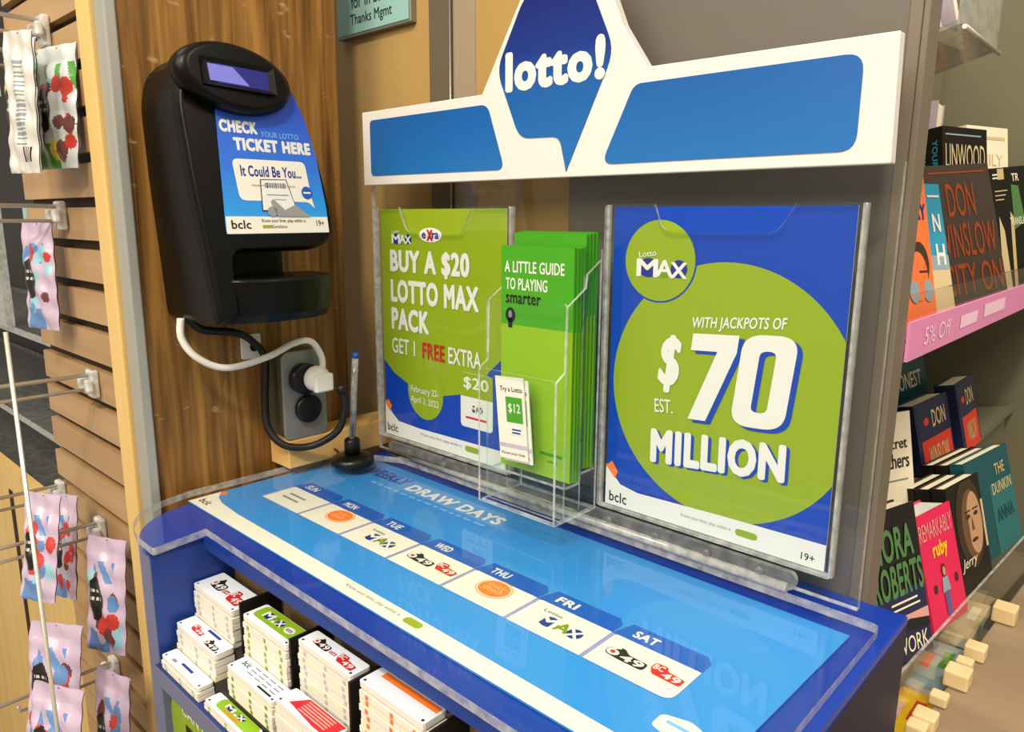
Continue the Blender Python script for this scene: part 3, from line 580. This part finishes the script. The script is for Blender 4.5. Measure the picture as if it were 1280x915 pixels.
q.poly(FS,circ(1.438,.082,.021,.022,16),'tab_blue',d+.0012); q.poly(FS,rect(1.424,1.452,.079,.085),'white',d+.0018)
q.poly(FS,[(1.268,.122),(1.365,.125),(1.392,.018),(1.262,.018)],'ink',d+.0012); q.poly(FS,[(1.271,.119),(1.362,.122),(1.389,.021),(1.265,.021)],'white',d+.0018)
x=1.283
while x<1.36:
    w=random.uniform(.002,.008); q.poly(FS,rect(x,x+w,.094,.111),'ink',d+.0024); x+=w+.003
q.poly(FS,rect(1.235,1.395,.101,.1035),'c_lilac',d+.0026); q.poly(FS,rect(1.285,1.365,.07,.073),'grey_ink',d+.0024); q.poly(FS,rect(1.31,1.355,.055,.058),'pale_blue',d+.0024)
q.poly(FS,[(1.315,.0),(1.30,.03),(1.296,.05),(1.306,.058),(1.345,.022),(1.385,.04),(1.44,.0)],'hand_grey',d+.003); q.poly(FS,circ(1.297,.016,.018,.017,14),'hand_grey',d+.003)
q.text(FS,'bclc',1.148,1.215,-.04,-.012,'ink',d+.0008,.02); q.text(FS,'Know your limit, play within it.',1.255,1.42,-.022,-.008,'ink',d+.0008,.005); q.poly(FS,rect(1.255,1.29,-.038,-.028),'lime',d+.0008); q.text(FS,'GameSense',1.29,1.345,-.038,-.027,'ink',d+.0008); q.text(FS,'19+',1.46,1.49,-.032,-.012,'ink',d+.0008,.01)
T.part('sticker',q,label='blue CHECK TICKET HERE sticker'); T.done()

# outlet box, wall plate and cables
O=Thing('outlet_box','grey metal outlet box with black sockets on the oak panel','outlet')
O.part('box',MB().ext(YZ(XW),rrect(1.43,1.61,-.85,-.515,.02,3),.001,.125,'box_grey'))
O.part('cover_plate',MB().ext(YZ(-2.514),rrect(1.415,1.605,-.855,-.505,.03,4),0,.012,'plate_grey'),bevel=.003)
F=Fr((-2.50,1.515,-.735),(0,1,0),(0,0,1),(1,0,0)); O.part('socket',MB().lathe(F,[(.055,0),(.055,.018),(.045,.022)],'black',24))
F=Fr((-2.50,1.50,-.612),(0,1,0),(0,0,1),(1,0,0)); O.part('socket',MB().lathe(F,[(.06,0),(.06,.03),(.05,.034)],'black',24)); O.done()
single('wall_plate',MB().ext(YZ(XW),rrect(1.325,1.405,-.535,-.44,.008,2),.001,.012,'cable_white').ext(YZ(XW),circ(1.375,-.49,.018,.018,12),.012,.016,'ink'),'small white wall plate behind the black cable','wall plate',bevel=.002)
t=Thing('power_cord','white cord drooping from the ticket checker to the outlet box','cord')
t.part('cable',MB().tube(curve([(-2.52,1.06,-.34),(-2.52,1.058,-.41),(-2.505,1.10,-.48),(-2.49,1.195,-.527),(-2.48,1.345,-.507),(-2.48,1.46,-.468),(-2.475,1.53,-.47),(-2.455,1.56,-.53),(-2.445,1.555,-.585)]),.0125,'cable_white',10))
t.part('plug',MB().lathe(Fr((-2.466,1.53,-.612),(0,1,0),(0,0,1),(1,.12,0)),[(.05,0),(.05,.028),(.038,.05),(.02,.054)],'cable_white',20).box(-2.432,-2.405,1.50,1.58,-.66,-.59,'cable_white'),bevel=.008); t.done()
t=Thing('power_cord','black cord looping under the outlet box to its upper socket','cord')
t.part('cable',MB().tube(curve([(-2.56,1.10,-.34),(-2.57,1.15,-.392),(-2.58,1.28,-.42),(-2.58,1.345,-.46),(-2.57,1.385,-.53),(-2.57,1.375,-.70),(-2.55,1.372,-.80),(-2.50,1.41,-.865),(-2.45,1.50,-.875),(-2.385,1.575,-.815),(-2.368,1.60,-.72),(-2.366,1.59,-.665)]),.014,'black_soft',10))
t.part('plug',MB().tube([(-2.366,1.59,-.668),(-2.372,1.586,-.635)],[.016,.022],'black_soft',10)); t.done()
single('wood_block',MB().box(-2.639,-2.50,1.425,1.97,-.966,-.855,'light_block'),'light wooden block against the oak panel, behind the pen stand','wood block',bevel=.004)

# pen and pen stand
P=Thing('pen_stand','round black pen stand on the left rear of the counter','pen stand')
F=Fr((-2.388,1.640,-.9675),(1,0,0),(0,1,0),(0,0,1))
P.part('base',MB().lathe(F,[(.082,0),(.085,.008),(.083,.026),(.068,.036),(.03,.042)],'black',40)); P.part('socket',MB().lathe(F,[(.032,.043),(.031,.10),(.026,.105)],'black',24)); P.done()
P=Thing('pen','clear ballpoint pen with a blue end, standing in the black pen stand','pen')
a=V3((-2.388,1.640,-.862)); b=V3((-2.362,1.653,-.515)); L=b-a
P.part('barrel',MB().tube([a,a+L*.94],.0135,'pen_plastic',8)); P.part('end_plug',MB().tube([a+L*.942,b],[.0135,.012],'tab_blue',8)); P.part('ink_tube',MB().tube([a+L*.02,a+L*.3],.006,'ink',6),label='dark tip showing through the barrel'); P.done()
single('thin_cord',MB().tube(curve([(-2.475,1.640,-.955),(-2.50,1.63,-.93),(-2.57,1.56,-.90),(-2.60,1.50,-.93),(-2.60,1.46,-.965)]),.004,'ink',6),'thin dark cord running from the pen stand to the oak panel','cord')

# ------------------------------------------------------------------ hooks and bags on the slatted wall
def hook(x,z,yend,label,dz=.055):
    t=Thing('display_hook',label,'display hook','wire display hooks on the slatted wall')
    q=MB(); q.box(x-.035,x+.035,.925,.953,z-.09,z+.02,'clip_plastic'); q.box(x-.055,x-.02,.90,.925,z-.06,z-.01,'clip_plastic'); q.box(x+.02,x+.055,.90,.925,z-.06,z-.01,'clip_plastic')
    t.part('clip',q,bevel=.008)
    t.part('wire',MB().tube([(x,.94,z),(x,yend,z),(x,yend-.015,z+.012),(x,yend-.02,z+.06)],.008,'wire',6)); t.part('wire',MB().tube([(x+.0,.93,z-dz),(x,yend+.09,z-dz),(x,yend+.08,z-dz+.03)],.007,'wire',6)); t.done()
hook(-3.20,.69,.12,'uppermost wire hook on the slatted wall'); hook(-3.25,.58,.15,'wire hook carrying the green vegetable print bag')
hook(-3.24,.035,.15,'wire hook above the single hanging lilac bag'); hook(-3.08,-.60,.15,'empty wire hook halfway down the slatted wall')
hook(-3.67,-1.20,.15,'wire hook at the left edge of the slatted wall'); hook(-3.18,-1.235,.45,'wire hook carrying the lilac bag nearest the oak panel')
hook(-3.20,-1.88,.50,'lowest wire hook, above the bunch of bags')
def bag(P0,w,a,h,lean,style,label,k=1.0):
    P0=V3(P0)*k; w*=k; h*=k; a=math.radians(a); ph=math.radians(lean)
    n0=V3((math.cos(a),-math.sin(a),0)); up=V3((0,0,1))*math.cos(ph)-n0*math.sin(ph); u=V3((math.sin(a),math.cos(a),0)); n=n0*math.cos(ph)+V3((0,0,1))*math.sin(ph)
    F=Fr(P0-up*h,u,up,n); NX,NY=48,76; rnd=random.Random(sum(map(ord,label))%1000)
    body='bag_clear' if style=='veg' else ('bag_white' if style=='back' else 'bag_lilac')
    blobs=[(rnd.uniform(.15,.9),rnd.uniform(.12,.72),rnd.uniform(.05,.12),rnd.choice(['bag_red','bag_red','bag_aqua','bag_choc','bag_green','bag_yellow'] if style=='veg' else ['bag_red','bag_choc','bag_aqua','bag_blue','bag_red','bag_lilac'])) for _ in range(20)]
    def colour(s,t):
        if style=='back':
            if .40<s<.72 and .2<t<.8 and int(t*60)%2==0: return 'grey_ink'
            if .55<s<.85 and .08<t<.18 and int(s*40)%2==0: return 'ink'
            return body
        if t>.86: return body
        if style=='dark': return 'bag_back'
        if (s-.32)**2/.05+(t-.47)**2/.035<1: return 'bag_white' if (.46<t<.49 or .53<t<.555) and .18<s<.46 and int(s*30)%3 else 'bag_black'
        for bx,by,br,c in blobs:
            if ((s-bx)/br)**2*.45+((t-by)/br)**2<.55: return c
        if t<.2 and .1<s<.6: return ('bag_green' if style=='veg' else 'bag_blue')
        if style=='veg' and t>.62: return 'bag_green' if math.sin(s*21+t*17)>0.1 else body
        if style!='veg' and .62<t<.8 and .2<s<.8: return 'bag_blue' if math.sin(s*19+t*23)>0.2 else body
        return body
    q=MB()
    def grid(sgn,col):
        b=len(q.v)
        for j in range(NY+1):
            for i in range(NX+1):
                s,t=i/NX,j/NY; bul=max(0,math.sin(math.pi*s))**.7*max(0,math.sin(math.pi*min(1,t*1.15)))**.7 if t*1.15<1 else 0
                wr=math.sin(s*17+t*9)*.004+math.sin(t*31+s*5)*.003
                q.v.append(F(w*(s+(.03*math.sin(t*6) if 0<t<1 else 0)),h*t,sgn*(bul*.13*w+.002)+wr*(1 if bul>.05 else .6)))
        for j in range(NY):
            for i in range(NX):
                if j>=NY-2 and abs(i-NX/2+.5)<1.2 and j==NY-2: continue
                k0=b+j*(NX+1)+i; f=(k0,k0+1,k0+NX+2,k0+NX+1); q.f.append(f if sgn>0 else f[::-1]); q.m.append(col((i+.5)/NX,(j+.5)/NY)); q.sm.append(True)
    grid(1,colour); grid(-1,lambda s,t:body if style!='back' else 'bag_clear')
    single('candy_bag',q,label,'candy bag','candy bags on the slatted wall')
bag((-2.63,.753,.485),.205,78,.351,6,'veg','clear bag printed with green vegetables and a black oval label, hanging near the top',1.2)
bag((-2.404,.612,.475),.10,66,.365,4,'back','bag showing its white text side, hanging at the upper left edge',1.24)
bag((-2.404,.612,.445),.16,80,.33,4,'veg','clear bag of red and green print left of the white text bag',1.34)
bag((-2.771,.693,-.019),.165,76,.337,3,'lilac','single lilac candy bag hanging alone in the middle of the slatted wall',1.24)
bag((-2.321,.653,-.931),.145,66,.345,8,'lilac','lilac candy bag hanging nearest the oak panel, above the lower bunch',1.30)
bag((-2.416,.535,-.787),.125,64,.31,12,'lilac','lilac candy bag at left with its black label facing out, beside a second one',1.30)
bag((-2.575,.645,-.862),.100,70,.334,8,'lilac','lilac candy bag tucked behind the left lilac bag',1.30)
bag((-2.355,.491,-1.155),.17,58,.33,12,'lilac','lilac candy bag in the upper part of the lower bunch',1.27)
bag((-2.39,.50,-1.19),.12,62,.33,12,'dark','dusky purple bag back at the left of the lower bunch',1.30)
bag((-2.054,.418,-1.172),.16,64,.30,12,'lilac','lilac candy bag at the front of the lower bunch',1.30)
bag((-2.197,.602,-1.284),.145,74,.363,7,'lilac','lilac candy bag at the right of the lower bunch, next to the slats',1.30)
single('wire_rod',MB().tube([(-2.275,.5,-.30),(-2.275,.5,-4.3)],.006,'wire',6),'thin upright wire rod in front of the hanging bags','wire rod')
C=Thing('glass_shelf_unit','dark cabinet with glass shelves left of the slatted wall','shelf unit')
C.part('back_board',MB().box(-9.5,-3.78,1.70,1.74,-2.6,.9,'black_cabinet'))
for z in (-.60,-1.10,-1.50): C.part('glass_shelf',MB().box(-9.5,-3.78,1.05,1.69,z-.018,z+.018,'acrylic_smoke','acrylic_edge'))
C.part('acrylic_post',MB().box(-4.9,-4.6,1.02,1.06,-.58,.2,'acrylic_smoke','acrylic_edge')); C.done()
single('picture_card',MB().ext(XZ(1.10),rect(-4.35,-4.12,-.16,.06),0,.01,'black').poly(XZ(1.10),rect(-4.33,-4.14,-.14,.04),'bag_aqua',.011).poly(XZ(1.10),circ(-4.25,-.06,.05,.06,16),'c_skin',.012),'small picture card with a dark border at the left of the slatted wall','card')

# ------------------------------------------------------------------ book shelves
K=Thing('book_shelf','bookshelf unit with a pink shelf strip right of the grey panel','bookshelf')
def tilt(xf_,d,z,y0,y1,mname,th=.03,g=.22): return MB().ext(Fr((0,y0,0),(1,0,0),(0,0,1),(0,-1,0)),[(xf_,z),(xf_-d,z-d*g),(xf_-d,z-d*g-th),(xf_,z-th)],-(y1-y0),0,mname)
K.part('upper_shelf',tilt(-.555,.62,-.345,2.13,4.95,'khaki',.03,.18))
K.part('shelf_riser',MB().box(-1.23,-.87,3.95,4.93,-.53,-.295,'khaki'))
K.part('upper_lip',MB().box(-.548,-.540,2.10,4.95,-.36,-.19,'acrylic_edge','acrylic_thin'),label='clear front lip of the upper shelf')
q=MB().box(-.538,-.530,2.08,4.95,-.362,-.258,'pink_strip'); F=YZ(-.5295)
q.text(F,'5% Off',2.22,2.50,-.335,-.285,'pink_text',.001,.01); q.poly(F,rect(2.62,2.85,-.33,-.29),'pink_text',.001); q.poly(F,rect(2.95,3.3,-.325,-.28),'pink_text',.001)
K.part('price_strip',q,label='pink strip starting 5% Off')
K.part('middle_step',tilt(-.68,.54,-1.03,2.15,4.95,'khaki',.03,.25)); K.part('lower_step',tilt(-.478,.235,-1.312,2.05,3.56,'khaki',.03,.25))
K.part('step_riser',MB().box(-.735,-.715,2.15,4.95,-2.4,-1.10,'khaki'))
K.part('lower_lip',MB().ext(Fr((0,0,0),(1,0,0),(0,1,0),(0,0,1)),[(-.458,2.02),(-.358,3.55),(-.350,3.55),(-.450,2.02)],-1.50,-1.21,'acrylic_edge','acrylic_thin'),label='clear front lip of the lower shelf')
K.part('lip_rail',MB().ext(Fr((0,0,0),(1,0,0),(0,1,0),(0,0,1)),[(-.462,2.0),(-.362,3.55),(-.348,3.55),(-.442,2.0)],-1.53,-1.50,'ivory'))
K.part('magazine_deck',MB().box(-.71,-.465,2.08,3.4,-1.53,-1.50,'khaki'))
K.part('back_panel',MB().box(-1.30,-1.24,2.15,4.95,-4.3,1.0,'khaki')); K.part('plinth',MB().box(-1.23,-.50,2.15,4.9,-4.3,-2.4,'khaki')); K.part('bracket',MB().box(-1.235,-.74,4.90,4.94,-2.39,-1.1,'khaki'))
K.done()
def book(TL,w,h,a,lean,t,cov,label,art=None,pages='cream',spine_art=None,roll=0,deck=None):
    deck=deck or DECK
    a=math.radians(a); ph=math.radians(lean); n0=V3((math.cos(a),-math.sin(a),0)); up=V3((0,0,1))*math.cos(ph)-n0*math.sin(ph); u=V3((math.sin(a),math.cos(a),0)); n=n0*math.cos(ph)+V3((0,0,1))*math.sin(ph)
    r=math.radians(roll); u,up=u*math.cos(r)+up*math.sin(r),up*math.cos(r)-u*math.sin(r)
    x0,z0,g=deck
    for _ in range(25):                                  # the height that brings its lowest corner down to the shelf board
        low=min((q.z-(z0-(x0-q.x)*g)) for q in (V3(TL)-up*h+u*i*w-n*j*t for i in (0,1) for j in (0,1))); h+=low-.003
    F=Fr(V3(TL)-up*h,u,up,n); t_=Thing('book',label,'book','books on the shelf unit'); c=.006
    q=MB(); q.ext(F,rect(0,w,0,h),-c,0,cov); q.ext(F,rect(0,w,0,h),-t,-t+c,cov); q.ext(F,rect(0,c,0,h),-t+c,-c,cov)
    if art: art(q,F,w,h)
    if spine_art: spine_art(q,Fr(F(0,0,-t),n,up,-u),t,h)
    t_.part('cover',q); t_.part('page_block',MB().ext(F,rect(c,w-.008,.006,h-.006),-t+c+.0005,-c-.0005,pages)); t_.done()
UP=(-.555,-.345,.18); RISER=(0,-.295,0); MID=(-.68,-1.03,.25); LOW=(-.478,-1.312,.25)
# upper shelf
DECK=UP
def a_orange(q,F,w,h):
    q.text(F,'STORY',.015,w-.012,h-.205,h-.155,'navy_ink',.002,.03)
    q.poly(F,circ(w*.60,h-.34,.055,.07,20),'c_hair',.002); q.poly(F,circ(w*.52,h-.375,.055,.075,20),'c_orange',.0026)
    for cx in (.35,.78): q.poly(F,circ(w*cx,h-.42,.028,.034,16),'c_slate',.0032)
    q.poly(F,rect(w*.55,w*.8,h-.365,h-.358),'c_hair',.0032)
book((-.719,2.379,.202),.19,.565,12,12,.045,'c_orange','orange paperback with a drawn face, tight against the grey panel',a_orange)
def a_teal(q,F,w,h):
    q.poly(F,rect(0,w,0,h*.45),'c_sand',.001); q.poly(F,rect(0,w,h*.4,h*.5),'c_slate',.0015); q.text(F,'N',w-.06,w-.02,h-.16,h-.10,'white',.002,.03); q.text(F,'H',w-.06,w-.015,h-.27,h-.2,'white',.002,.03); q.poly(F,rect(w-.07,w-.01,h-.045,h-.038),'white',.002)
book((-.750,2.611,.118),.205,.485,20,15,.035,'c_teal','narrow teal and sand coloured paperback beside the orange one',a_teal)
def a_win(q,F,w,h):
    q.text(F,'DON',w-.31,w-.13,h-.21,h-.075,'c_rust',.002,.01); q.text(F,'WINSLOW',.035,w-.025,h-.37,h-.235,'c_rust',.002,.01); q.text(F,'CITY ON',.04,w-.02,h-.52,h-.395,'c_rust',.002,.01); q.poly(F,rect(.04,w-.04,h-.035,h-.028),'c_rust',.002)
book((-.854,3.228,.205),.439,.585,20,14,.05,'c_brown','dark brown paperback reading DON WINSLOW CITY ON in rust letters',a_win,roll=4)
DECK=RISER
def a_linw(q,F,w,h):
    q.text(F,'LINWOOD',.02,w-.02,h-.195,h-.08,'c_sand',.002,.0); q.text(F,'BARCLAY',.02,w-.02,h-.335,h-.22,'c_sand',.002,.0); q.poly(F,rect(.02,w-.05,h-.04,h-.033),'c_slate',.002)
def s_linw(q,F,w,h):
    for k in range(2):
        G=Fr(F(w*(.35+.4*k),h-.06,0),-F.v,F.u,F.n); q.text(G,('TAKE','YOUR')[k],0,.13,-.014,.014,'c_teal',.002,.02)
book((-1.0,4.075,.443),.35,.74,20,8,.15,'c_black','thick black book with LINWOOD in pale letters, standing behind the rust lettered one',a_linw,spine_art=s_linw)
def a_white(q,F,w,h): q.text(F,'EMILY',.07,w-.05,h-.20,h-.14,'c_sand',.002); q.poly(F,rect(.03,w-.03,h-.065,h-.05),'c_sand',.002)
book((-.99,4.49,.484),.357,.78,20,8,.06,'ivory','cream coloured book right of the thick black one',a_white)
DECK=UP
def a_right(q,F,w,h):
    q.poly(F,[(.03,0),(.05,h*.62),(.09,h*.5),(.12,0)],'c_sand',.001); q.poly(F,[(.14,0),(.16,h*.65),(.19,h*.6),(.17,0)],'c_gold',.001); q.poly(F,[(.19,h*.5),(.19,h-.09),(.26,h-.1),(.3,h*.55)],'c_green',.001); q.poly(F,rect(.07,.13,h-.06,h-.005),'c_gold',.001)
    q.text(F,'TR',.20,.27,h-.075,h-.035,'ivory',.002,.02); q.text(F,'TRANSLATED',.15,.36,h-.30,h-.26,'ivory',.002,.01)
    for k in range(3): q.poly(F,rect(.03,.15-.02*k,h-.12-.022*k,h-.115-.022*k),'c_sand',.002)
    q.poly(F,rect(.02,.07,h-.055,h-.047),'white',.002); q.poly(F,rect(.02,.07,h-.038,h-.03),'white',.002)
book((-.858,4.45,.258),.46,.615,17,10,.06,'c_black','dark paperback with pale flame shapes at the right end of the upper shelf',a_right,roll=5)
book((-1.205,4.5,.62),.07,.91,85,1,.2,'c_lilac','small mauve book peeping out above the thick black one',deck=RISER)
# middle step
DECK=MID
def a_honest(q,F,w,h): q.text(F,'HONEST',.05,w-.07,h-.185,h-.11,'ivory',.002,.01); q.poly(F,rect(0,.03,0,h),'c_slate',.001)
book((-.980,3.47,-.582),.44,.60,5,14,.07,'c_deepteal','dark teal book reading HONEST under the pink strip',a_honest)
def a_blue(q,F,w,h):
    q.poly(F,rect(.04,w-.02,h-.32,h-.16),'c_red',.001); q.poly(F,rect(.02,w*.42,h-.15,h-.015),'c_navy',.001); q.poly(F,circ(w*.28,h-.085,.03,.016,14),'c_red',.002)
    q.text(F,'DON',w*.45,w*.85,h-.12,h-.045,'c_gold',.002,.02); q.text(F,'WINSLOW',.10,w-.07,h-.285,h-.195,'c_gold',.002,.02)
book((-.795,3.28,-.750),.41,.40,4,14,.085,'c_navy','navy and red paperback nearest the grey panel, behind the cream book',a_blue)
book((-.746,3.73,-.724),.33,.44,0,14,.085,'c_navy','navy and red paperback standing right of its twin',a_blue)
book((-.880,3.36,-.79),.30,.36,4,14,.03,'c_black','black paperback squeezed behind the nearest navy and red one')
def a_secret(q,F,w,h): q.text(F,'Secret',w-.16,w-.025,h-.13,h-.09,'ink',.002,-.01); q.text(F,'Others',w-.17,w-.02,h-.20,h-.145,'ink',.002,-.01); q.poly(F,rect(w-.16,w-.03,h-.245,h-.24),'grey_ink',.002)
book((-.79,2.69,-.677),.215,.42,22,11,.06,'ivory','cream book reading Secret Others beside the grey panel edge',a_secret,pages='ivory')
DECK=LOW
def a_dunk(q,F,w,h):
    q.poly(F,rect(w*.45,w,0,h*.68),'c_dunk',.001); q.text(F,'THE',w*.62,w*.85,h-.10,h-.055,'c_gold',.002,.01); q.text(F,'DUNKIN',w*.5,w-.02,h-.17,h-.125,'c_gold',.002,.01); q.text(F,'ANNA',w*.52,w-.04,h-.28,h-.225,'c_deepteal',.003,.02)
book((-0.562,3.12,-0.905),0.444,0.426,8,15.6,.05,'c_deepteal','teal paperback reading THE DUNKIN at the right of the lower step',a_dunk)
for k,lab in ((1,'black spined paperback directly behind the teal paperback'),(2,'black spined paperback second behind the teal paperback')):
    book((-.562-.0515*k,3.12+.010*k,-.91-.0140*k),.40,.41,8,15.6,.05,'c_black',lab)
def a_man(q,F,w,h):
    q.poly(F,clip(circ(w*.56,h*.60,w*.40,h*.42,30),0.006,w,.006,h-.004),'c_hair',.001); q.poly(F,circ(w*.60,h*.58,w*.29,h*.32,30),'c_umber',.0015); q.poly(F,clip(circ(w*.68,h*.58,w*.22,h*.29,30),w*.5,w,0,h),'c_skin',.0018)
    for cx in (.50,.74): q.poly(F,circ(w*cx,h*.66,w*.07,h*.02,12),'c_hair',.0024); q.poly(F,rect(w*(cx-.09),w*(cx+.09),h*.70,h*.715),'c_hair',.0024)
    q.poly(F,[(w*.60,h*.66),(w*.66,h*.52),(w*.57,h*.52)],'c_umber',.0024); q.poly(F,circ(w*.62,h*.43,w*.10,h*.018,12),'c_hair',.0024); q.poly(F,rect(w*.94,w,h*.3,h*.75),'c_sand',.001)
    q.text(F,'Jerry',w*.12,w*.6,h*.2,h*.32,'ivory',.003,0,.3)
book((-0.550,2.81,-0.917),0.290,0.426,8,14.5,.05,'c_black','dark paperback with a man\'s face on the lower step',a_man)
for k,lab in ((1,'black paperback directly behind the man\'s face paperback'),(2,'black paperback second behind the man\'s face paperback')):
    book((-.550-.0515*k,2.81+.010*k,-.920-.0135*k),.28,.415,8,14.5,.05,'c_black',lab)
def a_nora(q,F,w,h):
    q.poly(F,rect(0,w,0,h*.46),'c_navy',.001); q.poly(F,rect(w*.4,w,h*.20,h*.29),'c_rose',.0015); q.poly(F,[(w*.3,h*.2),(w,h*.16),(w,h*.22),(w*.6,h*.26)],'ink',.002)
    q.text(F,'NORA',-.0+w*.05,w-.035,h-.155,h-.055,'c_green',.003,.03); q.text(F,'ROBERTS',w*.02,w-.005,h-.265,h-.165,'c_green',.003,.03); q.poly(F,rect(w*.3,w-.05,h-.285,h-.279),'ivory',.003); q.poly(F,rect(w*.3,w-.04,h-.303,h-.297),'ivory',.003)
    q.text(F,'WORK',w*.3,w-.02,.02,.07,'ivory',.003,0)
book((-0.631,2.194,-0.858),0.265,0.478,15.2,14.4,.07,'c_black','black and navy book reading NORA ROBERTS in green letters, beside the grey panel',a_nora,pages='ivory')
def a_ruby(q,F,w,h):
    q.text(F,'REMARKABLY',.004,w-.012,h-.085,h-.03,'c_rose',.002,0); q.text(F,'ruby',w*.3,w*.72,h-.165,h-.10,'c_yellow',.002,.04)
    cx=w*.5; q.poly(F,circ(cx,h-.20,.016,.022,14),'c_hair',.002); q.poly(F,circ(cx,h-.203,.011,.015,12),'c_skin',.003); q.poly(F,[(cx-.028,h-.27),(cx+.028,h-.27),(cx+.018,h-.222),(cx-.018,h-.222)],'c_slate',.0025); q.poly(F,rect(cx-.018,cx+.016,h-.345,h-.268),'c_purple',.0028)
    q.poly(F,circ(w*.22,h-.245,.012,.016,10),'c_hair',.002); q.poly(F,circ(w*.83,h-.245,.012,.016,10),'c_hair',.002)
book((-0.563,2.50,-0.932),0.25,0.4,9.5,15.8,.10,'c_pink','bright pink paperback reading REMARKABLY ruby',a_ruby,pages='white')
# upper clear rack, magazines, plank bin
U=Thing('clear_wall_rack','clear rack with pale pamphlets high up beside the grey panel','rack')
q=MB(); q.ext(Fr((0,0,0),(1,0,0),(0,0,1),(0,-1,0)),[(-.50,.46),(-.50,.64),(-.508,.64),(-.508,.47),(-.80,.38),(-.80,.37)],-2.50,-2.10,'acrylic_smoke','acrylic_edge'); U.part('tray',q)
U.part('wire',MB().tube([(-.492,2.10,.452),(-.492,2.50,.452)],.006,'wire',6)); U.part('bracket',MB().box(-1.235,-.80,2.25,2.35,.34,.372,'khaki')); U.done()
for k,(m_,lab) in enumerate((('ivory','pale pamphlet leaning at the front of the high clear rack'),('c_sand','tan pamphlet behind the pale one in the high clear rack'))):
    F=Fr((-.60-.05*k,2.14+.03*k,.452-.015*k),(.12,1,0),(-.25,0,1)); single('pamphlet',MB().ext(F,rounded(rect(0,.28,0,.30),.02),0,.008,m_).poly(F,rect(.05,.11,.02,.27),'orange_pale',.009).poly(F,rect(.14,.25,.05,.2),'c_lilac',.009),lab,'pamphlet','pamphlets in the high clear rack')
for k,(m_,y,lab) in enumerate((('c_yellow',2.10,'yellow green magazine lying in the bottom tray beside the blue stand'),('c_slate',2.45,'grey blue magazine lying in the bottom tray under the pink book'),('c_sand',2.85,'tan magazine lying in the bottom tray further back'))):
    F=Fr((-.69,y,-1.495),(1,0,0),(0,1,0)); q=MB().ext(F,rect(0,.27,0,.33),0,.02+.008*k,m_,'paper'); d=.021+.008*k
    for j in range(5): q.poly(F,rect(.02+.05*j,.05+.05*j,.04+.03*j,.12+.04*j),('bag_green','ivory','c_hair','c_rose','c_red')[(j+k)%5],d)
    single('magazine',q,lab,'magazine','magazines in the bottom tray')
N=Thing('plank_bin','grey brown wooden bin top with pegs along its edge, at the right front','bin')
top_=[(-.425,2.0),(-.335,3.65),(.9,3.65),(.9,1.2),(-.425,1.2)]
N.part('bin_top',MB().ext(XY(0),top_,-1.47,-1.41,'plank'),bevel=.006); N.part('bin_body',MB().box(-.33,.86,1.25,3.85,-4.3,-1.472,'plank'))
for y,k in ((2.08,.05),(2.13,.06),(2.28,.045),(2.41,.07),(2.53,.045),(2.62,.06),(2.95,.075)):
    x=-.425+(y-2.0)*.0545; N.part('peg',MB().box(x-.012,x+k*.8,y,y+k,-1.408,-1.41+k*.8,'peg'),bevel=.006)
N.done()
